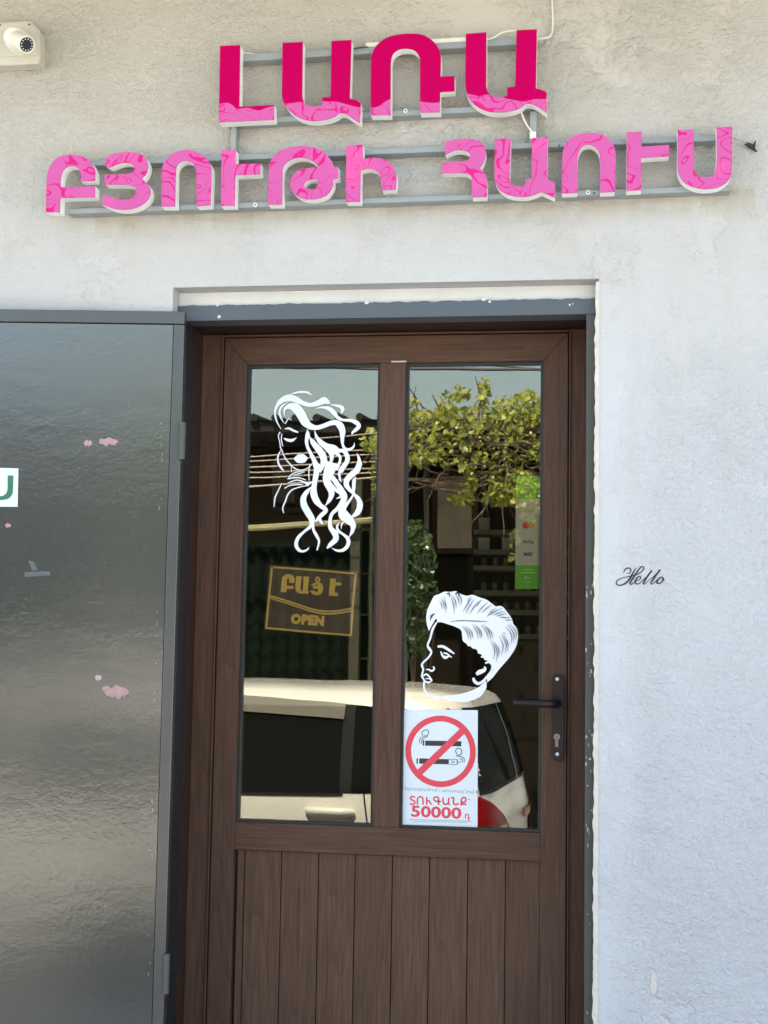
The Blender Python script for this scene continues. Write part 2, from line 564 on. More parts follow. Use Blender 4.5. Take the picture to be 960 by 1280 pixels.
M['orange_print'] = plain('orange_print', (0.75, 0.25, 0.02), 0.5)
M['redorange'] = plain('red_disc_print', (0.62, 0.04, 0.01), 0.5)
M['blue_print'] = plain('blue_print', (0.02, 0.025, 0.12), 0.5)
M['teal_print'] = plain('teal_print', (0.05, 0.30, 0.33), 0.5)
M['palegreen'] = plain('pale_green_print', (0.45, 0.75, 0.35), 0.5)
M['darkgreen'] = plain('dark_green_print', (0.03, 0.16, 0.09), 0.5)
M['choc'] = plain('chocolate_board', (0.10, 0.055, 0.04), 0.6, var=0.1)
M['gold'] = plain('gold_print', (0.95, 0.56, 0.12), 0.5, var=0.08)
M['white_return'] = plain('white_channel_plastic', (0.90, 0.89, 0.85), 0.4, var=0.04)
M['face_top'] = letter_face_material('magenta_acrylic', None)
M['face_low'] = letter_face_material('pink_marbled_acrylic', None)
M['rail'] = plain('grey_painted_tube', (0.28, 0.30, 0.30), 0.45, var=0.1, scale=15)
M['cable_white'] = plain('white_cable', (0.72, 0.68, 0.58), 0.5)
M['black_plastic'] = plain('black_plastic', (0.012, 0.012, 0.013), 0.35)
M['screw'] = plain('zinc_washer', (0.75, 0.72, 0.60), 0.35, metal=0.0)
M['cctv'] = plain('ivory_plastic', (0.80, 0.77, 0.66), 0.35, var=0.03)
M['cctv_box'] = plain('aged_ivory_box', (0.52, 0.49, 0.40), 0.5, var=0.08)
M['handle'] = plain('brown_handle_enamel', (0.018, 0.009, 0.011), 0.34, var=0.05, spec=0.3)
M['brass'] = plain('worn_nickel', (0.22, 0.19, 0.17), 0.4, metal=0.8)
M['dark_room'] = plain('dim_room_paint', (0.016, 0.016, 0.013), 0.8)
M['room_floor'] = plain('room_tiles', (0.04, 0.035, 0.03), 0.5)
M['road'] = asphalt_material('pale_worn_asphalt', (0.41, 0.402, 0.382))
M['concrete'] = asphalt_material('concrete_slab', (0.52, 0.515, 0.50), 30)
M['soffit'] = plain('soffit_boards', (0.50, 0.44, 0.35), 0.8)
M['roof_tin'] = plain('roof_tin', (0.20, 0.17, 0.15), 0.6)
M['car_paint'] = plain('cream_car_paint', (0.73, 0.69, 0.59), 0.25, var=0.01, coat=0.8)
def dark_glass():
    t = NT('dark_car_glass')
    d = t.n('ShaderNodeBsdfDiffuse'); d.inputs[0].default_value = (0.006, 0.007, 0.006, 1)
    g = t.n('ShaderNodeBsdfGlossy'); g.inputs['Roughness'].default_value = 0.03; g.inputs['Color'].default_value = (1, 1, 1, 1)
    m = t.n('ShaderNodeMixShader'); m.inputs[0].default_value = 0.035
    t.l(d.outputs[0], m.inputs[1]); t.l(g.outputs[0], m.inputs[2]); t.l(m.outputs[0], t.out.inputs[0])
    return t.m


M['car_glass'] = dark_glass()
M['car_black'] = plain('car_black_trim', (0.015, 0.015, 0.015), 0.6, spec=0.12)
M['visor'] = plain('smoked_visor', (0.16, 0.15, 0.12), 0.2)
M['lamp_red'] = plain('red_lamp_lens', (0.27, 0.004, 0.006), 0.3, var=0.4, scale=30, spec=0.06)
M['lamp_clear'] = plain('amber_clear_lens', (0.40, 0.16, 0.09), 0.3)
M['tyre'] = plain('tyre_rubber', (0.02, 0.02, 0.02), 0.85)
M['alloy'] = plain('alloy_rim', (0.55, 0.55, 0.55), 0.3, metal=0.9)
M['leaf'] = leaf_material('vine_leaf', (0.05, 0.10, 0.012), (0.50, 0.52, 0.10), (0.50, 0.48, 0.05))
M['leaf_dark'] = leaf_material('shrub_leaf', (0.02, 0.045, 0.012), (0.06, 0.10, 0.02), (0.08, 0.14, 0.02))
M['bark'] = plain('vine_bark', (0.17, 0.125, 0.085), 0.9, var=0.35, scale=20)
M['house_dark'] = plain('dark_brown_boards', (0.045, 0.034, 0.020), 0.9, var=0.3, scale=3, spec=0.1)
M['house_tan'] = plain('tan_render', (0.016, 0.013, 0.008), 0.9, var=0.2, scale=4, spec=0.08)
M['roof_dark'] = plain('dark_roof_tiles', (0.014, 0.011, 0.009), 0.8, var=0.3)
M['curtain'] = plain('tan_curtain', (0.30, 0.25, 0.165), 0.8, var=0.15, scale=5)
M['fence'] = plain('dark_green_sheet', (0.008, 0.013, 0.008), 0.9, var=0.25, scale=6, spec=0.05)
M['gas_pipe'] = plain('pale_yellow_pipe', (0.50, 0.44, 0.24), 0.5, var=0.15)
M['oldpost'] = plain('olive_post', (0.050, 0.048, 0.026), 0.6)
M['cable_pale'] = plain('pale_cable', (0.46, 0.39, 0.29), 0.6)
M['pole'] = plain('grey_pole', (0.25, 0.24, 0.22), 0.8)
M['hill'] = plain('haze_tinted_hill', (0.17, 0.20, 0.21), 0.95, var=0.2, scale=0.01)  # bluish tint puts distance haze into the hill colour
M['shelf'] = plain('display_shelf', (0.30, 0.28, 0.20), 0.6)
M['bottle'] = plain('polish_bottle', (0.22, 0.20, 0.14), 0.3, var=0.5, scale=60)
M['box_card'] = plain('pale_card_box', (0.55, 0.52, 0.40), 0.6)

# ------------------------------------------------------------------ the ground
def struct(name, mb, mat, **k):
    o = mb.build(name, mat, **k); o['kind'] = 'structure'; return o

g = MB(); g.quad((-1500, -3000, 0), (1500, -3000, 0), (1500, 200, 0), (-1500, 200, 0))
struct('road', g, M['road'])
g = MB(); g.box((-9, -1.25, 0.004), (9, -0.0, 0.14))
struct('pavement', g, M['concrete'], bevel=0.01)
g = MB(); g.box((-9, -1.40, 0.002), (9, -1.252, 0.15))
struct('kerb', g, M['concrete'], bevel=0.012)
# hills far behind the street
g = MB(); nx = 120; hv = []; 
for i in range(nx + 1):
    x = -2600 + 5200 * i / nx
    h = 175 + 60 * mnoise.noise((x * 0.004, 3.1, 0)) + 30 * mnoise.noise((x * 0.013, 1.7, 0)) + 14 * mnoise.noise((x * 0.05, 8.1, 0))
    hv += [(x, -1150, -2), (x, -1500, h), (x, -2000, h * 0.6)]
hf = []
for i in range(nx):
    for k in range(2):
        a = i * 3 + k; hf.append((a, a + 3, a + 4, a + 1))
g.add(hv, hf)
struct('hills', g, M['hill'], smooth=True, angle=0)

# ------------------------------------------------------------------ shop building
xl, xr_ = X(209, 600), X(747.5, 700)          # opening in the wall
ztop = Z(480, 354)
shop = thing('shop_building', 'shop front wall of rough pale sprayed plaster around the recessed brown door', 'building', (-0.5, 0, 0))
ZT = 3.62
YW = 0.30
w = MB()
w.box((-9, 0, 0.142), (xl, YW, ZT)); w.box((xr_, 0, 0.142), (9, YW, ZT)); w.box((xl, 0, ztop), (xr_, YW, ZT))
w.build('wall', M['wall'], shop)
# shallow plaster recess above the steel frame
yr = 0.058
zfr = Z(480, 382, 0.05)
w = MB(); w.box((xl + .001, yr, zfr - .03), (xr_ - .001, yr + .08, ztop - .001))
w.build('recess_panel', M['plaster'], shop)
# room behind the door
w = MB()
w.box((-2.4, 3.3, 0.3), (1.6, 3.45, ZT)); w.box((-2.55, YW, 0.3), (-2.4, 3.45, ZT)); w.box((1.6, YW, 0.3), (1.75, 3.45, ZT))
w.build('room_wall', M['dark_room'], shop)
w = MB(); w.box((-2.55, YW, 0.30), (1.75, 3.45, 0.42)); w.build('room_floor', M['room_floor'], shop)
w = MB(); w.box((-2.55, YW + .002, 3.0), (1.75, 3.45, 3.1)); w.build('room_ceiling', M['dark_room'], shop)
w = MB(); w.box((-9.2, -0.78, ZT), (9.2, 6.5, ZT + 0.06)); w.build('roof_soffit', M['soffit'], shop)
w = MB(); w.box((-9.3, -0.86, ZT + 0.062), (9.3, 6.6, ZT + 0.20)); w.build('roof', M['roof_tin'], shop)
w = MB(); w.box((-9, 6.2, 0), (9, 6.4, ZT)); w.box((-9, YW, 0), (-8.8, 6.2, ZT)); w.box((8.8, YW, 0), (9, 6.2, ZT))
w.build('rear_wall', M['plaster_old'], shop)
# torn plaster edge along the steel jamb
def ragged(y, ys, xoff, wid, seed):
    r_ = random.Random(seed); pts_l, pts_r = [], []
    n = 150
    for i in range(n + 1):
        py = ys[0] + (ys[1] - ys[0]) * i / n
        a = P(xoff(py), py, y)
        j = (r_.random() ** 2) * wid * 0.7 + 0.5 * wid * (0.5 + 0.5 * mnoise.noise((py * 0.03, seed, 0)))
        pts_l.append((a.x - j, a.z)); pts_r.append((xr_ + .002, a.z))
    return pts_l + pts_r[::-1]
w = MB(); w.prism(ragged(-0.002, (352, 1420), lambda py: 745.5 - 0.0035 * (py - 380), 0.006, 3), -0.003, 0.04)
w.build('plaster_edge', M['plaster_old'], shop)
# concrete steps to the raised threshold
st_ = thing('door_steps', 'concrete steps leading up to the threshold of the brown door', 'steps', (-0.5, -0.4, 0.14))
zthr = 1.68 - 0.0 - 1.21
w = MB(); w.box((-1.6, -0.95, 0.142), (0.6, -0.002, 0.30)); w.box((-1.4, -0.5, 0.302), (0.4, -0.002, zthr - .01))
w.build('step', M['concrete'], st_, bevel=0.01)

# ------------------------------------------------------------------ steel frame
sf = thing('steel_door_frame', 'blue-grey painted steel frame with chipped edges lining the doorway', 'door frame', (-0.5, 0.05, zthr))
yf = 0.045
fx0, fx1 = X(226, 600, yf), X(732, 700, yf)
fxo0, fxo1 = X(214, 600, yf), X(745, 700, yf)
ft0, ft1 = Z(480, 397 - .0179 * 10, yf), Z(480, 378, yf)
# top bar: ragged upper edge where plaster has broken away
r_ = random.Random(5); n = 120; tp, bt = [], []
for i in range(n + 1):
    x = fxo0 + (fxo1 - fxo0) * i / n
    tp.append((x, ft1 + 0.003 * mnoise.noise((x * 30, 0, 0)) + 0.0016 * r_.random()))
w = MB(); w.prism([(fxo0, ft0), (fxo1, ft0)] + tp[::-1], yf, yf + .07); w.build('frame_head', M['steel_frame'], sf)
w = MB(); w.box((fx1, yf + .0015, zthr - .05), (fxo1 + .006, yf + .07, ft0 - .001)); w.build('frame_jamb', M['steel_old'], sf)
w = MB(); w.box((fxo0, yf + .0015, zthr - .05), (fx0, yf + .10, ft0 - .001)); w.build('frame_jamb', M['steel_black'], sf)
# paint chips on the frame
def chip(mb, px, py, sx, sy, y, seed, n=11):
    r_ = random.Random(seed); c = P(px, py, y); k = 1 / 480.0
    pts = []
    for i in range(n):
        a = 2 * math.pi * i / n; q = 0.6 + 0.5 * r_.random()
        pts.append((c.x + math.cos(a) * sx * k * q, c.z + math.sin(a) * sy * k * q))
    mb.prism(pts, y - .0006, y, back=False)
w = MB()
for i, (a, b, c, d) in enumerate([(274, 396, 2.2, 2.5), (272, 381, 2.2, 3), (712, 381, 1.6, 1.6), (716, 380, 1, 1), (458, 378, 3.5, 3), (605, 374, 4, 3), (612, 377, 2, 2)]):
    chip(w, a, b, c, d, yf - .0003, 20 + i)
for i in range(30):
    py = rnd.choice([rnd.uniform(705, 790), rnd.uniform(800, 850), rnd.uniform(910, 970), rnd.uniform(700, 1270), rnd.uniform(1030, 1062)])
    chip(w, rnd.uniform(732.5, 741) - .003 * (py - 600) * .6, py, rnd.uniform(.35, 1.1) ** 1.2, rnd.uniform(.6, 3.6), yf + .0009, 100 + i)
w.build('paint_chip', M['whitechip'], sf)

# ------------------------------------------------------------------ open steel leaf
yh = -0.012
hinge = P(224, 640, yh)
ANG = R(7.5)
la = Vector((-math.cos(ANG), -math.sin(ANG), 0)); ln = Vector((la.y, -la.x, 0))   # ln: outward, towards the street
if ln.y > 0: ln = -ln
def LP(px, py, off=0.0):
    """point on the leaf's outer face under a picture point"""
    d = ray(px, py); o = Vector((hinge.x, hinge.y, 0)) + ln * off
    t = (o - CAM).dot(ln) / d.dot(ln)
    return CAM + d * t
lz1 = LP(222, 390).z; lz0 = zthr + 0.01
LW = 0.98
leaf = thing('steel_door', 'dark grey enamelled steel door swung open flat against the wall at left', 'door', (hinge.x, hinge.y, lz0))
def lbox(mb, u0, u1, z0, z1, o0, o1, mi=0):
    vs = []
    for z in (z0, z1):
        for (u, o) in ((u0, o0), (u1, o0), (u1, o1), (u0, o1)):
            q = Vector((hinge.x, hinge.y, 0)) + la * u + ln * o
            vs.append((q.x, q.y, z))
    mb.add(vs, [(0, 1, 2, 3), (7, 6, 5, 4), (0, 4, 5, 1), (1, 5, 6, 2), (2, 6, 7, 3), (3, 7, 4, 0)], mi)
fwid = 0.029
w = MB(); lbox(w, fwid + .002, LW - fwid - .002, lz0 + .03, lz1 - .037, 0.004, -0.03); w.build('steel_panel', M['steel_leaf'], leaf)
w = MB()
lbox(w, 0, fwid, lz0, lz1 - .036, 0.007, -0.035); lbox(w, LW - fwid, LW, lz0, lz1 - .036, 0.007, -0.035)
lbox(w, 0, LW, lz1 - .034, lz1, 0.008, -0.035); lbox(w, fwid + .001, LW - fwid - .001, lz0, lz0 + .029, 0.007, -0.035)
w.build('edge_frame', painted_steel('grey_angle_enamel', (0.048, 0.052, 0.050), 0.0009, 0.3, (1, 1, 1), 1.8), leaf, bevel=0.002)
for pz in (552, 1216):
    w = MB(); c = LP(225, pz)
    w.cyl((hinge.x + .006, hinge.y - .012, c.z - .05), (hinge.x + .006, hinge.y - .012, c.z + .05), 0.009, 12)
    w.build('hinge', M['steel_old'], leaf, smooth=True)
def leaf_blob(mb, poly, off=0.0046):
    pts = [LP(a, b, off) for a, b in poly]
    tr = tessellate_polygon([[Vector((p.x, p.z, 0)) for p in pts]])
    mb.add([tuple(p) for p in pts], [tuple(t) for t in tr])
def irregular(cx, cy, rx_, ry_, seed, n=22):
    return [(cx + math.cos(2 * math.pi * i / n) * rx_ * (0.75 + 0.5 * mnoise.noise((i * .9, seed, 0))),
             cy + math.sin(2 * math.pi * i / n) * ry_ * (0.75 + 0.6 * mnoise.noise((i * .9, seed + 5, 0)))) for i in range(n)]
w = MB()
for a in [(135, 552, 16, 6, 1), (110, 554, 7, 5, 2), (146, 865, 20, 9.5, 3), (10, 657, 5, 3.5, 4), (133, 861, 7, 5, 6)]: leaf_blob(w, irregular(*a), 0.0046 + a[4] * .0001)
w.build('primer_patch', M['pinkchip'], leaf)
w = MB()
for a in [(123, 847, 5.5, 4.5, 7)]: leaf_blob(w, irregular(*a))
for i in range(22):
    y = rnd.uniform(480, 1260); leaf_blob(w, irregular(201 - (y - 640) * .024 + rnd.uniform(-2, 2) - 0.7 - 0.6, y, rnd.uniform(.25, .7), rnd.uniform(.8, 3.6), i + 30, 8), 0.0072)
w.build('paint_chip', M['chipgrey'], leaf)
w = MB(); leaf_blob(w, [(30, 715), (62, 714), (63, 719), (31, 721)]); leaf_blob(w, [(35, 700), (42, 702), (47, 713), (40, 713)], .0047)
w.build('scuff_mark', M['scuff'], leaf)
# white sticker with a green U
stk = thing('letter_sticker', 'white paper sticker with a green U on the open steel door', 'sticker', tuple(LP(0, 610)))
w = MB(); pts = [LP(a, b, .0048) for a, b in ((-60, 583), (23, 585.5), (22, 633.5), (-60, 633))]
w.add([tuple(p) for p in pts], [(0, 1, 2, 3)]); w.build('paper_sheet', M['paper'], stk)
up_path = smooth_path([(-14, 593.5), (-7.5, 593.8), (-7.5, 612, ), (-6.5, 617, 1), (-2, 619.8, 1), (4, 619.5, 1), (8.5, 615, 1), (9.5, 608), (9.5, 594.2), (16.8, 594.4), (16.4, 610), (15.5, 617, 1), (11, 623, 1), (3, 625, 1), (-4, 625, 1), (-11, 622, 1), (-13.6, 615, 1), (-14, 608)], 6)
w = MB(); pts = [LP(a, b, .0054) for a, b in up_path]
w.add([tuple(p) for p in pts], [tuple(t) for t in tessellate_polygon([[Vector((p.x, p.z, 0)) for p in pts]])]); w.build('printed_letter', M['darkgreen'], stk)

# ------------------------------------------------------------------ brown door frame and door
df = thing('door_frame', 'dark brown wood-grained frame holding the half-glazed door inside the steel frame', 'door frame', (-0.5, 0.2, zthr))
xa0 = X(257, 640, YS + .006) - 0.004; xa1 = X(274, 640, YS); xb0 = X(710.5, 700, YS); xb1 = X(731, 700, YS) + .01
za0 = Z(490, 418, YS); za1 = za0 + 0.06
# reveal lining boards (dark) between steel frame and door frame
w = MB(); w.box((fx0 - .012, yf + .102, zthr - .05), (fx0 + .0, YS + .06, ft0)); w.build('reveal_board', M['wood_d'], df)
w = MB(); w.box((fx1 + .001, yf + .072, zthr - .05), (fx1 + .02, YS + .06, ft0)); w.build('reveal_board', M['wood_d'], df)
w = MB(); w.box((fx0 - .01, yf + .072, ft0 + .001), (fx1 + .02, YS + .06, ft0 + .02)); w.build('reveal_board', M['wood_d'], df)
w = MB(); w.box((fx0 + .0005, YS + .004, zthr - .05), (xa1, YS + .07, ft0 - .001)); w.box((xa1 - .0045, YS - .003, zthr - .05), (xa1, YS + .003, za0)); w.build('frame_stile', M['wood_v'], df, bevel=0.0015)
w = MB(); w.box((xb0, YS + .004, zthr - .05), (fx1, YS + .07, ft0 - .001)); w.box((xb0, YS - .003, zthr - .05), (xb0 + .0045, YS + .003, za0)); w.build('frame_stile', M['wood_v'], df, bevel=0.0015)
w = MB(); w.box((xa1 + .0002, YS + .004, za0), (xb0 - .0002, YS + .07, ft0 - .001)); w.box((xa1 + .0002, YS - .003, za0), (xb0 - .0002, YS + .003, za0 + .0045)); w.build('frame_head', M['wood_h'], df, bevel=0.0015)
w = MB(); w.box((xa1, YS + .0, zthr - .05), (xb0, YS + .08, zthr)); w.build('threshold', M['wood_h'], df)

door = thing('entrance_door', 'brown wood-grained door with two tall glass panes over upright boards', 'door', (-0.5, YS, zthr))
gx = 0.006
dx0, dx1 = xa1 + gx * .6, xb0 - .003
dz1 = za0 - .004; dz0 = zthr + .004
def AV(f, *pts): return sum(f(*p, YS) for p in pts) / len(pts)
plx0 = AV(X, (309.2, 455.8), (293.3, 1027.5)); plx1 = AV(X, (475.6, 453.8), (465, 1034))
prx0 = AV(X, (507.5, 452.8), (498.8, 1035.4)); prx1 = AV(X, (678.7, 451.3), (675.8, 1040.8))
pz1 = AV(Z, (309.2, 455.8), (475.6, 453.8), (507.5, 452.8), (678.7, 451.3)); pz0 = AV(Z, (293.3, 1027.5), (465, 1034), (498.8, 1035.4), (675.8, 1040.8))
rz0 = AV(Z, (292.5, 1061.7), (675, 1077))
yd = YS + .062
def mitred(name, pts, mat):
    w = MB(); w.prism(pts, YS, yd); return w.build(name, mat, door, bevel=0.0016)
e = .0002
mitred('stile', [(dx0, dz0), (plx0, dz0), (plx0, pz1 - e), (dx0, dz1 - e)], M['wood_v'])
mitred('stile', [(prx1, dz0), (dx1, dz0), (dx1, dz1 - e), (prx1, pz1 - e)], wood_material('brown_woodgrain_upright_b', 'z', off=4.7))
mitred('top_rail', [(dx0 + e, dz1), (plx0 + e, pz1), (prx1 - e, pz1), (dx1 - e, dz1)], M['wood_h'])
mitred('mid_rail', [(plx0 + e, rz0), (prx1 - e, rz0), (prx1 - e, pz0), (plx0 + e, pz0)], wood_material('brown_woodgrain_level_b', 'x', off=2.3))
mitred('mullion', [(plx1, pz0 + e), (prx0, pz0 + e), (prx0, pz1 - e), (plx1, pz1 - e)], wood_material('brown_woodgrain_upright_c', 'z', off=9.1))
mitred('bottom_rail', [(plx0 + e, dz0), (prx1 - e, dz0), (prx1 - e, dz0 + .10), (plx0 + e, dz0 + .10)], M['wood_h'])
# upright boards with grooves
bx = [X(p, 1075, YS + .012) for p in (306, 352, 398.5, 444, 490.7, 537, 585, 632, 676)]
w = MB()
for i in range(8):
    w.box((bx[i] + .0011, YS + .011, dz0 + .10), (bx[i + 1] - .0011, YS + .03, rz0 - .001), i)
w.box((plx0 + .007, YS + .013, dz0 + .10), (bx[0] - .0011, YS + .03, rz0 - .001), 0)
w.build('board_panel', [wood_material('brown_board_grain_%s' % 'abcdefgh'[i], 'z', (0.104 * q, 0.056 * q, 0.037 * q), (0.042 * q, .021 * q, .014 * q), (.165 * q, .096 * q, .064 * q), off=i * 3.31) for i, q in enumerate((1, .9, 1.06, .92, 1.04, .95, 1.03, .9))], door, bevel=0.0012)
w = MB(); w.box((plx0, YS + .031, dz0 + .1), (prx1, YS + .04, rz0)); w.build('panel_core', M['gasket'], door)
def bead(x0, x1, nm):
    w = MB(); t_ = .0072
    for a, b, c, d in ((x0, pz0, x0 + t_, pz1), (x1 - t_, pz0, x1, pz1), (x0 + t_, pz1 - t_, x1 - t_, pz1), (x0 + t_, pz0, x1 - t_, pz0 + t_)):
        w.box((a, YS + .010, b), (c, YG + .03, d))
    w.build('gasket', M['gasket'], door)
    w = MB(); w.box((x0 + .004, YG, pz0 + .004), (x1 - .004, YG + .004, pz1 - .004)); w.build('glass_pane', M['glass'], door)
bead(plx0, plx1, 'l'); bead(prx0, prx1, 'r')
w = MB(); w.box((X(489, 451, YS), YS - .0006, Z(489, 453, YS)), (X(508, 451, YS), YS + .001, Z(489, 451.2, YS))); w.build('pale_scratch', M['beige_print'], door)
# handle
hc = P(697, 896, YS); hz1, hz0 = Z(697, 842.5, YS), Z(697, 950, YS); hw = 0.0165
hx = X(697.3, 900, YS)
def stadium(cx, z0, z1, r, n=10):
    return [(cx + r * math.cos(a), z1 - r + r * math.sin(a)) for a in [math.pi * i / n for i in range(n + 1)]] + \
           [(cx + r * math.cos(a), z0 + r + r * math.sin(a)) for a in [math.pi + math.pi * i / n for i in range(n + 1)]]
w = MB(); w.prism(stadium(hx, hz0, hz1, hw), YS - .011, YS); hp = w.build('handle_plate', M['handle'], door, bevel=0.003)
ly = YS - .052; lz = Z(690, 880, ly)
l0 = X(700, 880, ly); l1 = X(641.5, 881, ly)
w = MB()
pts = [(hx, YS - .010, lz), (hx, YS - .03, lz), (hx - .004, YS - .046, lz), (hx - .022, ly, lz), (hx - .05, ly - .002, lz), (hx - .09, ly, lz + .001), (l1 + .002, ly + .002, lz + .001), (l1, ly + .002, lz + .001)]
w.tube([Vector(p) for p in pts], [.0115, .0112, .0112, .0105, .0095, .0082, .0070, .005], 14)
w.build('lever', M['handle'], hp, smooth=True, angle=60)
for py in (848.8, 942.6):
    w = MB(); c = P(696.5, py, YS - .011); w.cyl((c.x, YS - .013, c.z), (c.x, YS - .010, c.z), .0048, 16); w.build('screw', M['whitechip'], hp, smooth=True)
c1 = P(696, 921, YS - .011); c2 = P(696, 929, YS - .011)
w = MB(); w.cyl((c1.x, YS - .0145, c1.z), (c1.x, YS - .010, c1.z), .0085, 20); w.box((c1.x - .004, YS - .0138, c2.z - .010), (c1.x + .004, YS - .010, c1.z - .002))
w.build('lock_cylinder', M['brass'], hp)
w = MB(); w.box((c1.x - .0008, YS - .0149, c1.z - .004), (c1.x + .0008, YS - .0145, c1.z + .004)); w.build('keyhole', M['gasket'], hp)

# ------------------------------------------------------------------ sign: two rows of channel letters on rails
sign = thing('shop_sign', 'pink and magenta raised shop lettering in two rows on grey rails above the door', 'sign', (-0.5, 0, 2.8))
YL0, YL1 = -0.078, -0.042
A_ = [
 ('top', (265, 40), 9.6, [(95,165),(338,155),(328,895),(745,872),(745,1052),(80,1085)], None),
 ('top', (345, 40), 8, [(65,108),(268,98),(262,620),(268,670,1),(300,725,1),(355,745,1),(410,742,1),(462,735),(462,655),(545,648),(553,90),(755,78),(738,665),(800,680,1),(848,715),(840,912),(765,865,1),(690,815,1),(640,808),(590,845,1),(500,875,1),(400,888,1),(300,880,1),(200,840,1),(120,770,1),(70,690,1),(58,620)], None),
 ('top', (455, 30), 8, [(65,912),(68,420),(75,320,1),(120,220,1),(220,140,1),(340,105,1),(480,95,1),(590,110,1),(690,170,1),(750,250,1),(768,340,1),(765,525),(905,520),(905,672),(762,680),(760,880),(560,885),(560,380),(550,320,1),(500,262,1),(420,245,1),(340,258,1),(285,310,1),(268,390),(265,910)], None),
 ('top', (575, 30), 8, [(58,98),(265,82),(262,620),(280,680,1),(330,722,1),(400,730,1),(470,720),(470,632),(552,625),(565,62),(770,52),(760,645),(820,658,1),(868,685),(870,890),(790,835,1),(720,800,1),(660,795),(600,840,1),(500,872,1),(400,882,1),(290,875,1),(180,830,1),(100,760,1),(60,660,1),(52,560)], None),
 ('low', (50, 180), 6.4, [(45,545),(55,260,1),(75,190,1),(130,115,1),(230,85,1),(330,95,1),(400,140,1),(438,210,1),(440,292),(328,298),(325,235,1),(300,190,1),(250,175,1),(195,200,1),(168,265,1),(165,345),(440,338),(440,425),(162,432),(158,545)], None),
 ('low', (50, 180), 6.4, [(525,110),(600,75,1),(700,65,1),(780,72,1),(840,105,1),(865,170,1),(850,235,1),(815,278),(868,330,1),(885,390,1),(860,450,1),(790,500,1),(700,525,1),(600,520,1),(500,485),(510,405),(580,430,1),(660,445,1),(730,435,1),(765,395,1),(760,350,1),(710,328,1),(520,325),(515,245),(680,240,1),(735,225,1),(750,190,1),(725,158,1),(660,150,1),(555,188),(525,175)], None),
 ('low', (190, 180), 6.4, [(75,500),(78,200),(95,150,1),(150,85,1),(230,52,1),(310,50,1),(390,80,1),(450,135,1),(475,200,1),(468,490),(355,498),(350,200,1),(330,160,1),(280,135,1),(230,145,1),(198,180,1),(190,240,1),(185,500)], None),
 ('low', (190, 180), 6.4, [(550,495),(555,50),(670,48),(668,160),(868,155),(868,242),(668,250),(662,495)], None),
 ('low', (325, 175), 5.333, [(52,430),(60,170),(75,130,1),(130,75,1),(220,45,1),(320,42,1),(410,70,1),(470,130,1),(490,180),(520,180),(522,255),(488,262),(485,310,1),(440,370,1),(350,395,1),(260,380,1),(205,320,1),(205,260,1),(250,205,1),(330,185,1),(395,185),(375,160,1),(320,125,1),(250,118,1),(190,140,1),(155,180,1),(150,230,1),(148,430)],
   [(385,262),(340,262,1),(305,278,1),(295,302,1),(310,322,1),(345,328,1),(375,315,1),(386,285,1)]),
 ('low', (325, 175), 5.333, [(572,412),(575,38),(685,30),(685,130),(740,118,1),(820,125,1),(880,165,1),(908,230,1),(905,330),(815,335),(805,260,1),(780,210,1),(730,190,1),(672,200),(668,412)], None),
 ('low', (545, 160), 6, [(65,105),(150,85,1),(240,80,1),(320,95,1),(365,145,1),(372,200,1),(355,260,1),(330,300),(370,350,1),(382,410,1),(380,515),(272,520),(268,385),(255,355,1),(210,338,1),(45,338),(48,262),(180,250,1),(235,240,1),(255,210,1),(240,180,1),(180,165,1),(130,172,1),(70,200)], None),
 ('low', (545, 160), 6, [(440,85),(562,78),(552,380),(565,415,1),(600,435,1),(670,432),(670,385),(718,382),(720,75),(838,65),(835,385),(890,408),(892,525),(850,505,1),(790,478),(740,500,1),(680,515,1),(610,515,1),(540,500,1),(480,465,1),(450,420,1),(438,370)], None),
 ('low', (690, 155), 6.4, [(78,555),(82,250),(95,190,1),(140,120,1),(220,80,1),(300,70,1),(390,80,1),(460,125,1),(500,190,1),(508,260,1),(502,542),(385,548),(382,260,1),(360,200,1),(300,165,1),(240,185,1),(212,240,1),(205,300,1),(200,550)], None),
 ('low', (690, 155), 6.4, [(595,535),(598,65),(718,60),(718,180),(938,165),(935,258),(712,272),(715,528)], None),
 ('low', (780, 150), 5.333, [(358,68),(462,62),(468,320),(475,350,1),(510,378,1),(550,380,1),(590,372,1),(615,330,1),(618,48),(722,42),(720,330),(705,390,1),(650,440,1),(560,460,1),(470,450,1),(400,415,1),(365,360,1),(358,310)], None),
]
zb = Z(480, 131.5, YL0)
M['face_top'] = letter_face_material('magenta_over_pink_acrylic', zb)
letter_front = []
for row, org, s, out, hole in A_:
    o2 = to_xz(smooth_path(crop(out, org, s), 6), YL0)
    hs = [to_xz(smooth_path(crop(hole, org, s), 6), YL0)] if hole else []
    w = MB(); w.prism(o2, YL0 + .003, YL1, holes=hs)
    lo = w.build('letter', M['white_return'], sign)
    w = MB(); w.prism(o2, YL0, YL0 + .0029, holes=hs)
    w.build('letter_face', M['face_top'] if row == 'top' else M['face_low'], lo, bevel=0.0009)
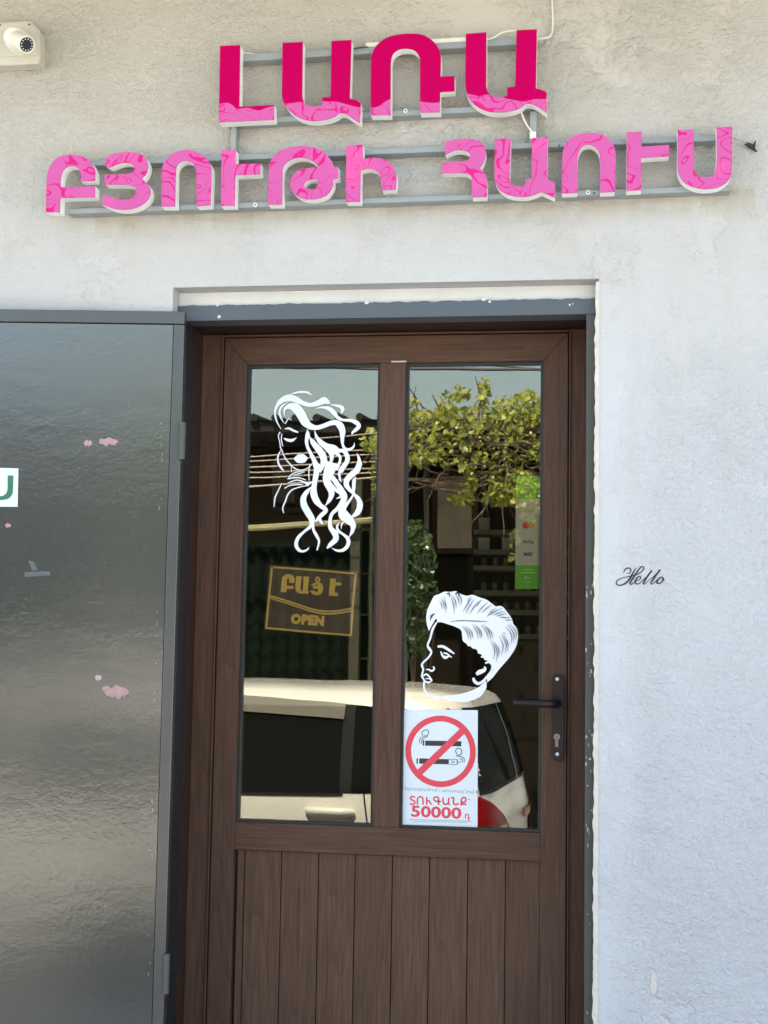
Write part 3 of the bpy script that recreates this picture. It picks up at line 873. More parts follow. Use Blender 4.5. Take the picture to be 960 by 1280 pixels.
# rails
YR = -0.040
def rail(p0, p1, h):
    a, b = P(*p0, YR), P(*p1, YR); w = MB()
    hh = h * 3.61 / FPX
    w.add([(a.x, YR, a.z - hh), (b.x, YR, b.z - hh), (b.x, YR, b.z), (a.x, YR, a.z), (a.x, -.001, a.z - hh), (b.x, -.001, b.z - hh), (b.x, -.001, b.z), (a.x, -.001, a.z)],
          [(0, 1, 2, 3), (7, 6, 5, 4), (0, 4, 5, 1), (3, 2, 6, 7), (1, 5, 6, 2), (0, 3, 7, 4)])
    w.build('rail', M['rail'], sign, bevel=0.0015)
rail((280, 69.5), (672, 45), 9.5); rail((283, 149), (672, 129), 7.5)
rail((84, 202), (915, 168), 7); rail((84, 261), (913, 231.5), 7)
for a, b, wd in (((291.5, 156), (291.5, 198), 7.5), ((666.5, 138), (666.5, 178), 9)):
    p, q = P(*a, YR - .001), P(*b, YR - .001); w = MB(); ww = wd * 3.61 / FPX / 2
    w.box((p.x - ww, YR + .004, q.z), (p.x + ww, -.001, p.z)); w.build('strut', M['rail'], sign, bevel=0.0015)
for sx_, sy_ in ((507, 139), (319.5, 256.5), (735, 241)):
    c = P(sx_, sy_, YR); w = MB(); w.cyl((c.x, YR - .004, c.z), (c.x, YR + .0, c.z), .0058, 16); so = w.build('screw', M['screw'], sign, smooth=True)
    w = MB(); w.cyl((c.x, YR - .0048, c.z), (c.x, YR - .0035, c.z), .0022, 10); w.build('screw_socket', M['gasket'], so)
for sx_, sy_ in ((742.5, 241.5), (699, 182)):
    c = P(sx_, sy_, YR); w = MB(); w.cyl((c.x, YR - .001, c.z), (c.x, YR, c.z), .0025, 10); w.build('drill_hole', M['gasket'], sign)
# trunking and cables
w = MB(); a, b = P(458, 58, YR + .01), P(600, 50, YR + .01); w.bar(a, b, .022, .0115); 
tr_ = w.build('cable_trunking', M['cable_white'], None, bevel=0.001); tag(tr_, 'short white plastic cable trunking lying on the top rail of the sign', 'trunking')
def cable(pts, r, mat, label, name='cable'):
    pp = [P(p[0], p[1], p[2]) for p in pts]
    d = []
    for i in range(len(pp) - 1):
        p0, p1, p2, p3 = pp[max(i - 1, 0)], pp[i], pp[i + 1], pp[min(i + 2, len(pp) - 1)]
        for k in range(6):
            u = k / 6
            d.append(0.5 * ((2 * p1) + (p2 - p0) * u + (2 * p0 - 5 * p1 + 4 * p2 - p3) * u * u + (3 * p1 - p0 - 3 * p2 + p3) * u ** 3))
    d.append(pp[-1])
    w = MB(); w.tube(d, r, 8); o = w.build(name, mat, None, smooth=True); tag(o, label, 'cable'); return o
cable([(608, 50, -.045), (618, 46.5, -.05), (627, 41, -.05), (640, 38.5, -.045), (650, 39, -.035)], .0022, M['cable_white'], 'thin white cable looping over the top rail between the last magenta letter stems', 'sign_cable')
cable([(670, 48.5, -.03), (682, 47.5, -.03), (689, 43.5, -.02), (690.8, 32, -.01), (690.5, 10, -.006), (688, -40, -.006), (688, -75, -.006)], .0026, M['cable_white'], 'white supply cable running up the wall from the last magenta letter', 'sign_cable')
cable([(651, 139, -.045), (655, 149, -.05), (659, 157, -.045), (666, 166, -.045)], .0022, M['cable_white'], 'white cable drooping under the last magenta letter to a white connector', 'sign_cable')
w = MB(); a, b = P(662.5, 165.5, -.046), P(670, 174, -.046); w.box((a.x, -.052, b.z), (b.x, -.0405, a.z))
tag(w.build('cable_connector', M['vinyl'], None, bevel=0.001), 'small white cable connector clipped on the strut above the pink letters', 'connector')
cable([(438, 61.5, -.04), (447, 60, -.045), (460, 58.5, -.045)], .0016, M['black_plastic'], 'short black wire leaving the end of the white trunking', 'sign_cable')
cable([(283, 64, -.05), (300, 65.5, -.045), (318, 67.5, -.043)], .0013, M['cable_white'], 'thin pale wire beside the first magenta letter on the top rail', 'sign_cable')
cable([(910, 171, -.03), (922, 174.5, -.03), (933, 179.5, -.022)], .0018, M['rail'], 'grey wire leaving the right end of the pink letters', 'sign_cable')
clip = thing('wall_clip', 'small black forked plastic clip on the wall right of the sign', 'clip', tuple(P(938, 183, 0)))
w = MB(); q = [P(a, b, -.012) for a, b in ((931, 179), (938, 182), (941.5, 185), (944.5, 176), (946, 190), (937, 186))]
w.tube([q[0], q[1]], [.004, .006], 8); w.tube([q[1], q[4]], [.0065, .002], 8); w.tube([q[2], q[3]], [.005, .0012], 8); w.tube([q[1], q[1] + Vector((0, .012, 0))], [.004, .004], 8)
w.build('clip_body', M['black_plastic'], clip, smooth=True)

# ------------------------------------------------------------------ security camera
cc = thing('security_camera', 'ivory turret security camera with ring of lamps on an aged wall box', 'camera', tuple(P(20, 50, 0)))
yb = -0.045
box = [(-26, 29), (38, 26), (50, 38.5), (50, 70), (48.5, 79.5), (-26, 83)]
w = MB(); w.prism(to_xz(box, yb), yb, -.001); w.build('junction_box', M['cctv_box'], cc, bevel=0.003)
w = MB(); lid = [(-26, 31), (37, 28), (48, 40), (48, 69), (-26, 72)]; w.prism(to_xz(lid, yb - .003), yb - .004, yb - .0005); bx_ = w.build('box_lid', M['cctv_box'], cc, bevel=0.002)
for a, b in ((36.5, 28.8 + 2), (0, 31.5)):
    w = MB(); c = P(a, b, yb - .004); w.cyl((c.x, yb - .0052, c.z), (c.x, yb - .003, c.z), .0028, 10); w.build('box_screw', M['gasket'], cc)
bc = P(18.5, 47, -.085)
ax = P(33.5, 55.8, -.135) - bc; LD = ax.length + .002; ax = ax.normalized()
def revolve(mb, o, d, prof, n=28, mi=0):
    u = d.orthogonal().normalized(); v_ = d.cross(u); vs = []; fs = []
    for a, r in prof:
        for k in range(n):
            t = 2 * math.pi * k / n; vs.append(o + d * a + (u * math.cos(t) + v_ * math.sin(t)) * r)
    for i in range(len(prof) - 1):
        for k in range(n):
            k2 = (k + 1) % n; fs.append((i * n + k, i * n + k2, (i + 1) * n + k2, (i + 1) * n + k))
    fs.append(tuple(range(n))[::-1]); fs.append(tuple((len(prof) - 1) * n + k for k in range(n)))
    mb.add(vs, fs, mi)
w = MB(); revolve(w, Vector((bc.x, bc.y, bc.z)), Vector((0, -1, 0)), [(-.045, .034), (-.03, .0345), (-.008, .033), (.008, .030), (.02, .024), (.028, .014)])
w.build('turret_base', M['cctv'], cc, smooth=True, angle=50)
w = MB(); revolve(w, bc, ax, [(-.012, .018), (.0, .0236), (LD - .005, .0240), (LD - .001, .0236), (LD, .0218), (LD - .003, .0196)]); w.build('lens_hood', M['cctv'], cc, smooth=True, angle=50)
fc = bc + ax * (LD - .0023)
w = MB(); revolve(w, fc, ax, [(0, .0192), (.0008, .0190)]); fp_ = w.build('lens_glass', M['black_plastic'], cc)
u = ax.orthogonal().normalized(); v_ = ax.cross(u); w = MB()
for k in range(12):
    t = 2 * math.pi * k / 12; o = fc + (u * math.cos(t) + v_ * math.sin(t)) * .0150 + ax * .0009
    revolve(w, o, ax, [(0, .0017), (.0006, .0015)], 8)
w.build('infrared_lamp', M['vinyl'], fp_)
w = MB(); s0, s1 = P(15, 43, -.11), P(21.5, 47.8, -.1145); w.bar(s0, s1, .0008, .002); w.build('brand_mark', M['rail'], cc)

# ------------------------------------------------------------------ decals
def px_ribbons(org, s, strokes, Y, mb, k0=0, wscale=1.0, mi=0):
    sc_px = (Y - CAM.y) / FPX
    for i, st in enumerate(strokes):
        pts = []
        for (a, b, wd) in st:
            q = P(a / s + org[0], b / s + org[1], Y); pts.append((q.x, q.z, wd / s * sc_px * wscale))
        ribbon(mb, pts, Y - .00006 * (i + k0), mi=mi)
    return k0 + len(strokes)

YV = YG - .0012
wd_ = MB(); k = 0
A = [
 [(340,140,4),(420,118,26),(500,108,30),(580,115,28),(650,155,4)],
 [(225,600,8),(172,500,22),(148,400,26),(165,310,40),(230,225,70),(330,185,95),(430,210,85),(520,255,60),(620,278,55),(720,255,75),(800,222,100),(850,240,60),(885,262,6)],
 [(265,520,8),(218,430,26),(208,370,30),(238,300,30),(320,240,6)],
 [(285,430,5),(268,380,20),(290,320,40),(350,298,85),(420,318,125),(490,400,128),(545,500,118),(610,560,85),(700,582,62),(790,560,60),(880,525,62),(960,515,72),(1013,552,95),(1045,630,85),(1045,720,52),(1050,810,34),(1090,870,40),(1150,870,38),(1195,835,26),(1205,782,6)],
 [(280,530,14),(310,485,12),(340,440,4)],
 [(690,325,5),(783,312,28),(870,330,55),(935,385,62),(980,445,46),(1055,480,34),(1150,485,42),(1230,515,60),(1265,560,55),(1225,610,48),(1180,648,30),(1172,682,5)],
 [(890,278,10),(980,290,32),(1040,315,48),(1050,345,45),(1022,402,8)],
 [(275,600,8),(330,592,28),(390,620,30),(455,645,22)],
 [(262,722,10),(310,745,38),(370,752,42),(435,715,8)],
 [(215,640,16),(192,690,14),(210,770,14),(222,850,14),(235,880,12)],
 [(238,660,12),(232,740,14),(250,830,12)],
 [(235,870,14),(255,930,14),(290,1000,16),(350,1070,16),(420,1130,16),(490,1150,14),(560,1135,14),(620,1090,14),(655,1045,6)],
 [(225,880,10),(187,970,22),(192,1050,26),(222,1110,28),(262,1155,20)],
 [(580,600,8),(582,680,60),(568,760,48),(582,840,42),(620,920,44),(665,1010,60),(695,1090,80),(712,1180,80)],
 [(600,690,6),(660,790,70),(735,880,90),(785,960,95),(798,1030,90),(775,1100,60),(748,1180,20)],
 [(675,620,8),(700,700,36),(760,780,70),(850,850,90),(895,910,80),(905,980,50),(885,1060,34),(835,1172,16)],
 [(830,805,30),(935,850,70),(1003,890,50),(1055,890,50),(1105,950,62),(1112,1020,62),(1072,1090,62),(1023,1180,50)],
 [(880,880,60),(960,920,50),(1013,970,36),(1010,1040,36),(965,1150,40)],
 [(1238,920,6),(1268,1000,40),(1268,1080,78),(1223,1180,85)],
]
k = px_ribbons((330, 480), 10.667, A, YV, wd_, k)
lips = to_xz(smooth_path(crop([(395,995),(430,960,1),(465,930),(490,942),(515,928),(550,950,1),(588,990),(550,1040,1),(500,1055,1),(440,1045,1)], (330, 480), 10.667), 5), YV)
wd_.sheet(lips, YV - .00006 * k); k += 1
D_ = [
 [(70,0,80),(62,100,76),(45,200,72),(28,300,72),(25,400,95),(60,490,88),(115,555,62),(170,595,60),(185,625,55),(140,670,58),(90,720,48),(50,770,28)],
 [(100,700,34),(115,760,40),(150,805,14)],
 [(270,-20,170),(235,90,150),(205,180,125),(205,250,100),(240,320,90),(262,390,80),(240,470,56),(180,555,14)],
 [(440,10,52),(392,60,46),(366,130,36),(376,200,26),(395,252,4)],
 [(640,-10,40),(612,70,72),(545,130,82),(475,200,78),(458,270,72),(500,340,50),(560,400,34),(620,470,62),(640,550,82),(612,640,76),(555,692,45),(532,708,8)],
 [(585,165,5),(562,230,50),(558,310,48),(555,380,30),(545,420,25),(500,490,34),(440,560,60),(408,620,115),(425,680,140),(490,740,122),(545,810,82),(540,890,50),(490,985,6)],
 [(270,170,60),(330,260,66),(395,350,72),(430,440,88),(400,520,70),(335,600,50),(265,670,45),(242,760,46),(250,850,62),(308,930,82),(318,1000,76),(252,1070,60),(200,1125,22)],
 [(200,220,60),(300,330,46),(390,400,40)],
 [(440,770,8),(400,800,20),(390,870,6)],
 [(365,785,10),(337,830,30),(352,890,36),(420,940,32),(480,1000,52),(480,1080,52),(420,1145,45),(340,1155,30),(260,1120,5)],
 [(20,800,30),(22,880,36),(60,950,42),(95,1030,30),(68,1150,18)],
 [(385,400,30),(375,440,26),(322,462,5)],
]
k = px_ribbons((390, 580), 10.667, D_, YV, wd_, k)
C_ = [
 [(650,290,10),(560,390,62),(525,470,80),(540,560,92),(590,650,92),(640,740,84),(630,820,50),(540,900,32),(460,980,46),(430,1070,52),(460,1140,46),(520,1165,30),(580,1140,22),(605,1105,5)],
 [(320,200,12),(360,150,14),(420,115,14),(540,95,8)], [(400,150,10),(470,130,14),(550,105,6)],
 [(315,200,16),(400,185,18),(470,185,16),(560,215,10)], [(320,255,8),(380,230,14),(450,215,16),(530,240,20),(590,268,34),(635,245,14)],
 [(275,325,12),(340,290,12),(440,275,16),(520,280,12)],
 [(265,655,12),(252,590,18),(290,490,20),(320,410,20),(370,350,18),(440,320,14),(540,295,12),(600,285,16)],
 [(240,255,10),(200,340,16),(150,450,20),(135,575,12)], [(365,20,10),(370,110,8)], [(615,10,14),(600,120,14),(605,220,12)],
]
k = px_ribbons((330, 580), 10.667, C_, YV, wd_, k)
o = wd_.build('window_decal', M['vinyl'])
tag(o, 'white vinyl outline of a woman with long wavy hair on the left pane', 'decal')

# man's head
md = thing('window_decal', 'white vinyl outline of a man with swept-back hair on the right pane', 'decal', tuple(P(587, 810, YV)))
MO, MS = (490, 680), 4.174
hair = [(192,455),(179,400,1),(183,350,1),(200,310,1),(220,272,1),(245,262,1),(275,249,1),(305,250,1),(335,246,1),(362,262,1),(392,270,1),(420,265,1),(455,278,1),(492,290,1),(520,310,1),(540,326),(572,325,1),(602,357,1),(625,390,1),(632,415),(652,445,1),(657,490,1),(645,540,1),(610,595,1),(560,652,1),(525,697,1),(497,722),(492,690),(520,668,1),(524,640,1),(508,622,1),(486,620),(500,608),(484,606),(478,594),(462,592),(470,578),(448,570),(446,556),(436,548),(420,545),(408,532),(398,534),(388,520),(370,505,1),(366,480,1),(360,450,1),(330,432,1),(290,418,1),(255,408,1),(232,410),(236,392),(226,392),(210,420,1)]
w = MB(); w.sheet(to_xz(smooth_path(crop(hair, MO, MS), 5), YV), YV); k = 1
S = [
 [(232,410,8),(212,445,12),(200,490,10),(186,530,10),(196,548,14),(205,565,10),(190,592,9),(163,618,9),(156,632,12),(163,655,9),(158,676,9),(156,692,9),(168,712,9),(166,735,10),(172,765,11),(195,788,12),(240,800,12),(290,798,10)],
 [(178,655,5),(190,655,8),(208,662,10),(220,650,9),(214,638,6)], [(160,690,7),(180,680,9),(196,694,8),(210,712,5)], [(168,714,7),(190,722,9),(210,712,5)], [(175,703,4),(190,702,5),(206,711,4)],
 [(238,535,12),(265,535,14),(295,552,14),(325,572,7)],
 [(255,560,6),(262,580,10),(278,592,16),(300,585,7),(312,592,4)], [(268,568,6),(285,572,8),(300,582,6)],
 [(486,622,8),(508,618,8),(522,634,8),(518,660,8),(500,690,14)], [(440,680,16),(458,668,24),(478,660,20),(488,650,10),(480,640,6)], [(424,698,12),(432,718,16),(452,728,15),(480,712,13),(494,690,8)],
 [(270,806,6),(330,808,30),(395,800,42),(445,778,46),(476,748,32),(490,718,10)], [(250,800,9),(330,794,16),(390,782,16),(440,762,14),(488,728,8)],
 [(182,400,10),(196,370,10),(215,350,9),(228,352,8)],
]
k = px_ribbons(MO, MS, S, YV, w, k)
w.build('vinyl_outline', M['vinyl'], md)
LN = [[(200,400,3),(208,375,10),(226,362,3)], [(303,405,2),(360,400,4),(430,402,4),(497,405,2)]]
for x0, y0, x1, y1, b in ((248,295,262,340,4),(258,280,275,345,4),(270,272,284,360,4),(305,265,325,365,6),(318,270,335,335,6),(332,262,352,320,6),(345,255,362,318,8),(410,275,395,310,-2),(418,282,370,356,-3),(428,290,385,365,-3),(455,295,405,365,-3),(470,290,440,330,-3),(500,305,445,362,-4),(520,318,470,358,-4),(545,335,500,370,-4),(575,335,495,380,-6),(590,350,530,372,-5),(600,362,545,378,-4),(618,385,560,382,-3),(625,398,590,396,-2),
    (365,425,402,502,9),(378,428,415,503,9),(392,430,424,495,9),(418,420,450,498,9),(432,420,462,495,9),(445,428,470,490,8),(466,422,505,500,9),(478,420,518,500,9),(490,430,528,490,9),
    (515,505,530,600,14),(525,505,545,612,14),(535,512,556,590,12),(560,480,572,580,14),(570,470,592,570,14),(580,470,604,560,12),(595,430,622,525,16),(605,422,634,515,16),(618,420,645,500,16),(580,462,592,468,0)):
    xm, ym = (x0 + x1) / 2 + b, (y0 + y1) / 2
    LN.append([(x0, y0, 1.5), (xm, ym, 4.2), (x1, y1, 1.5)])
LN += [[(285,262,3),(298,258,8),(300,275,3)], [(330,262,3),(345,255,12),(352,275,4)]]
w = MB(); px_ribbons(MO, MS, LN, YV, w, 40); w.build('hair_line', M['vinyl_line'], md)

# no smoking poster
YP = YG - .0015
ps = thing('no_smoking_poster', 'white no-smoking poster with red ring and fine of 50000 on the right pane', 'poster', tuple(P(550, 960, YP)))
PO, PS = (500, 880), 8.0
def pp(pts): return to_xz(crop(pts, PO, PS), YP)
w = MB(); w.prism(pp([(40, 55), (778, 62), (775, 1232), (18, 1222)]), YP - .0002, YP + .0001); w.build('paper_sheet', M['paper'], ps)
pc = P(500 + 405 / 8, 880 + 473 / 8, YP); pr = (P(500 + 757 / 8, 880 + 473 / 8, YP).x - P(500 + 52 / 8, 880 + 473 / 8, YP).x) / 2
def ring(cx, cz, r0, r1, n=64):
    return [(cx + r1 * math.cos(2 * math.pi * i / n), cz + r1 * math.sin(2 * math.pi * i / n)) for i in range(n)], [(cx + r0 * math.cos(2 * math.pi * i / n), cz + r0 * math.sin(2 * math.pi * i / n)) for i in range(n)]
w = MB(); o_, h_ = ring(pc.x, pc.z, pr * .835, pr); w.sheet(o_, YP - .0005, holes=[h_])
a, b = pp([(635, 260), (190, 690)]); dxx, dzz = b[0] - a[0], b[1] - a[1]; l = math.hypot(dxx, dzz); nx_, nz_ = -dzz / l * pr * .095, dxx / l * pr * .095
w.sheet([(a[0] + nx_, a[1] + nz_), (a[0] - nx_, a[1] - nz_), (b[0] - nx_, b[1] - nz_), (b[0] + nx_, b[1] + nz_)], YP - .0006)
w.build('red_ring', M['red'], ps)
w = MB()
w.sheet(pp([(252, 366), (615, 372), (613, 424), (252, 417)]), YP - .0004); w.sheet(pp([(228, 364), (243, 364), (243, 417), (228, 417)]), YP - .0004)
w.sheet(pp([(192, 543), (490, 552), (488, 603), (192, 597)]), YP - .0004); w.sheet(pp([(165, 543), (180, 543), (180, 597), (165, 597)]), YP - .0004)
w.build('cigarette', M['ink'], ps)
w = MB(); kk = 0
kk = px_ribbons(PO, PS, [[(195,395,7),(200,350,8),(235,330,8),(270,330,8),(272,315,6)], [(215,400,7),(218,365,8),(245,345,8)], [(230,320,7),(220,285,8),(245,262,8),(278,262,8),(285,292,8),(262,318,8),(238,316,6)]], YP - .0004, w, kk)
w.build('smoke_drawing', M['ink'], ps)
w = MB()
kk = px_ribbons(PO, PS, [
   [(640,585,7),(640,545,8),(605,525,8),(570,520,8),(566,505,6)], [(620,580,7),(622,560,8),(600,545,8)], [(570,500,7),(556,470,8),(572,447,8),(605,450,8),(618,480,8),(600,508,8),(575,508,6)],
   [(490,552,5),(572,555,5)], [(490,604,5),(572,606,5)], [(573,553,8),(573,607,8)], [(578,578,6),(608,582,12)], [(510,566,5),(545,580,7)], [(512,590,5),(545,578,7)]], YP - .0004, w, kk)
w.build('smoke_drawing', M['ink'], ps)
tx = lambda px_, py_: P(500 + px_ / 8, 880 + py_ / 8, YP)
w = MB(); q = tx(400, 862); text_mesh(w, 'Օգտագործումն առաջացնում է', q.x, q.z, .0132, YP - .0004, 0.0, sx=1.02, rot=-.02); w.build('printed_line', M['inkgrey'], ps)
w = MB()
px_ribbons(PO, PS, [[(152,934,12),(122,926,13),(104,942,13),(122,960,13),(148,974,13),(146,994,13),(122,1002,13),(97,998,12)],
 [(175,1006,13),(174,955,13),(188,932,13),(208,928,13),(226,940,13),(230,965,13),(230,1007,13)],
 [(268,929,13),(267,1007,13)], [(268,972,12),(290,968,12),(300,985,12),(316,1006,12)],
 [(412,974,12),(360,972,13),(340,958,13),(342,938,13),(364,929,13),(384,940,13),(387,965,13),(386,1010,13)],
 [(432,934,13),(431,980,13),(444,1000,13),(468,1002,13),(484,988,13)], [(488,936,13),(486,992,13),(500,1010,12)],
 [(512,936,12),(534,938,13),(534,985,13),(546,1003,13),(570,1004,13),(584,990,12)],
 [(616,1012,13),(615,965,13),(622,942,13),(640,934,13),(656,944,13),(658,964,13),(644,980,13),(614,984,12)], [(600,1004,12),(632,1002,12),(666,1003,12)],
 [(686,948,8),(694,962,8)]], YP - .0004, w, 0, 1.22)
w.build('fine_word', M['red'], ps)
w = MB(); q = tx(360, 1088); text_mesh(w, '50000', q.x, q.z, .0410, YP - .0004, .0012, sx=1.36, rot=-.012); q = tx(672, 1118); text_mesh(w, 'դ', q.x, q.z, .024, YP - .0004, .0004); w.build('fine_amount', M['red'], ps)
w = MB()
w.sheet(pp([(95, 1153), (712, 1170), (712, 1175), (95, 1158)]), YP - .0004); w.sheet(pp([(130, 1170), (660, 1183), (660, 1187), (130, 1174)]), YP - .0004)
w.build('small_print', M['inkgrey'], ps)

# OPEN board hanging inside the glass
YO = YG + .012
op = thing('open_sign', 'brown hanging board with gold frame reading OPEN behind the left pane', 'sign', tuple(P(388, 750, YO)))
OO, OS = (325, 700), 7.385
def op_(pts): return to_xz(crop(pts, OO, OS), YO)
w = MB(); w.prism(op_([(88, 45), (905, 103), (852, 712), (36, 640)]), YO, YO + .004); w.build('board', M['choc'], op)
w = MB(); kk = 0
kk = px_ribbons(OO, OS, [[(118,66,16),(490,92,16),(870,126,16)], [(100,62,4),(108,85,18),(85,330,18),(58,620,18)], [(884,128,22),(858,400,20),(840,690,18)], [(50,626,15),(440,662,15),(840,694,15)],
     [(85,328,16),(220,368,16),(370,418,16),(500,458,16),(610,474,16),(730,468,16),(850,445,16)], [(85,348,12),(220,390,12),(370,440,12),(500,480,14),(610,497,14),(730,490,14),(850,468,14)]], YO - .0003, w, kk)
q = P(325 + 462 / OS, 700 + 232 / OS, YO); 
for gl in ([(192,295),(205,165,1),(225,142,1),(262,130,1),(300,142,1),(320,170,1),(318,212),(270,212),(270,178,1),(258,168,1),(250,180),(247,236),(312,239),(308,268),(246,268),(244,297)],
  [(335,150),(388,150),(374,262,1),(384,284,1),(396,268,1),(402,150),(455,155),(440,282),(452,292),(438,318),(424,306),(398,312,1),(352,302,1),(328,268,1)],
  [(500,212,1),(540,206,1),(574,222,1),(584,262,1),(574,300,1),(535,325,1),(490,316,1),(464,284),(508,284),(518,298,1),(532,290,1),(536,266),(488,262),(490,240),(535,238),(528,226,1),(512,236),(470,234)],
  [(650,170),(702,173),(698,205),(752,208),(750,235),(695,235),(690,300),(720,302),(718,335),(635,328)]):
    w.sheet(op_(smooth_path(gl, 5)), YO - .001)
o_, h_ = [[(533 + r * math.cos(2 * math.pi * i / 20), 180 + r * 1.1 * math.sin(2 * math.pi * i / 20)) for i in range(20)] for r in (25, 9)]
w.sheet(op_(o_), YO - .0012, holes=[op_(h_)])
q = P(325 + 440 / OS, 700 + 557 / OS, YO); text_mesh(w, 'OPEN', q.x, q.z, .0345, YO - .0011, .0026, sx=.98, space=1.12, rot=-.062)
w.build('gold_lettering', M['gold'], op)

# payment sticker inside the glass
YQ = YG + .0062
pay = thing('payment_sticker', 'tall green and beige sticker of payment logos at the right pane edge', 'sticker', tuple(P(660, 665, YQ)))
QO, QS = (620, 580), 7.525
def qp(pts): return to_xz(crop(pts, QO, QS), YQ)
w = MB(); w.sheet(qp([(186, 332), (412, 332), (408, 956), (182, 956)]), YQ); w.build('beige_field', M['beige_print'], pay)
w = MB(); w.sheet(qp([(188, 115), (414, 112), (412, 331), (186, 331)]), YQ); w.build('green_field', M['green_print'], pay); w = MB(); w.sheet(qp([(182, 957), (408, 957), (406, 1175), (180, 1178)]), YQ); w.build('green_field', M['green_print'], pay)
tq = lambda a, b: P(620 + a / QS, 580 + b / QS, YQ)
w = MB(); q = tq(308, 440); text_mesh(w, 'VISA', q.x, q.z, .0125, YQ - .0003, .0004, sx=1.05, shear=.25); w.build('printed_logo', M['blue_print'], pay)
w = MB(); q = tq(302, 733); text_mesh(w, 'ArCa', q.x, q.z, .0125, YQ - .0003, .0004, sx=1.1, shear=.2); w.build('printed_logo', M['ink'], pay); w = MB(); q = tq(300, 850); text_mesh(w, 'MIR', q.x, q.z, .0135, YQ - .0003, .0005, sx=1.1); w.build('printed_logo', M['ink'], pay)
w = MB(); w.sheet(qp([(310, 828), (358, 828), (352, 840), (310, 840)]), YQ - .0004); w.build('printed_logo', M['teal_print'], pay)
c1 = tq(280, 578); c2 = tq(326, 578); rr_ = tq(312, 578).x - tq(280, 578).x
cir = lambda c, r: [(c.x + r * math.cos(2 * math.pi * i / 24), c.z + r * math.sin(2 * math.pi * i / 24)) for i in range(24)]
w = MB(); w.sheet(cir(c1, rr_), YQ - .0003); w.build('printed_logo', M['redorange'], pay)
w = MB(); w.sheet(cir(c2, rr_), YQ - .0004); w.build('printed_logo', M['orange_print'], pay)
w = MB()
px_ribbons(QO, QS, [[(265,190,6),(330,192,6)], [(268,195,6),(268,215,6),(305,218,6)], [(320,190,6),(322,225,6)], [(272,270,6),(300,225,6),(318,270,6)]], YQ - .0004, w)
w.build('printed_symbol', M['palegreen'], pay)
w = MB()
px_ribbons(QO, QS, [[(262,994,7),(342,994,7)], [(230,1020,7),(372,1022,7)], [(268,1085,5),(280,1058,7),(292,1088,5)], [(300,1078,4),(330,1080,5)], [(278,1112,5),(325,1114,5)]], YQ - .0004, w)
w.build('printed_line', M['palegreen'], pay)

# Hello lettering on the wall
w = MB()
HO, HS = (740, 690), 8.0
px_ribbons(HO, HS, [
 [(315,205,5),(335,170,9),(370,160,8),(388,180,9),(375,210,6),(350,215,4)],
 [(440,160,5),(415,200,10),(385,255,14),(345,305,12),(290,332,9),(248,322,8),(250,288,7),(310,258,6),(400,238,6),(470,215,7),(515,175,8),(515,150,8),(490,150,9),(455,195,10),(415,255,13),(380,310,12),(390,325,7),(425,300,5)],
 [(425,298,5),(470,278,6),(488,255,8),(470,245,8),(440,275,11),(435,312,10),(465,318,7),(505,285,5)],
 [(505,285,4),(565,230,6),(598,185,9),(575,215,10),(525,290,12),(515,320,9),(545,305,5)],
 [(545,305,4),(640,225,6),(682,178,9),(660,205,10),(605,285,12),(590,318,9),(620,308,5),(660,270,5)],
 [(715,258,5),(690,252,8),(655,285,11),(650,310,10),(680,312,9),(712,280,9),(712,258,6),(700,272,4),(726,284,4)]], -.0012, w, 0, 1.35)
tag(w.build('wall_lettering', M['vinyl_line']), 'small black script lettering reading Hello on the white wall right of the door', 'lettering')
# pale repair spot on the wall, low right
w = MB(); cpt = [(817 + 4 * math.cos(a) * (1 + .5 * mnoise.noise((a * 2, 0, 0))), 1231 + 14 * math.sin(a) * (1 + .4 * mnoise.noise((a * 3, 4, 0)))) for a in [i * .4 for i in range(16)]]
w.prism(to_xz(cpt, -.002), -.003, 0); w.build('filler_spot', M['plaster_old'], shop)

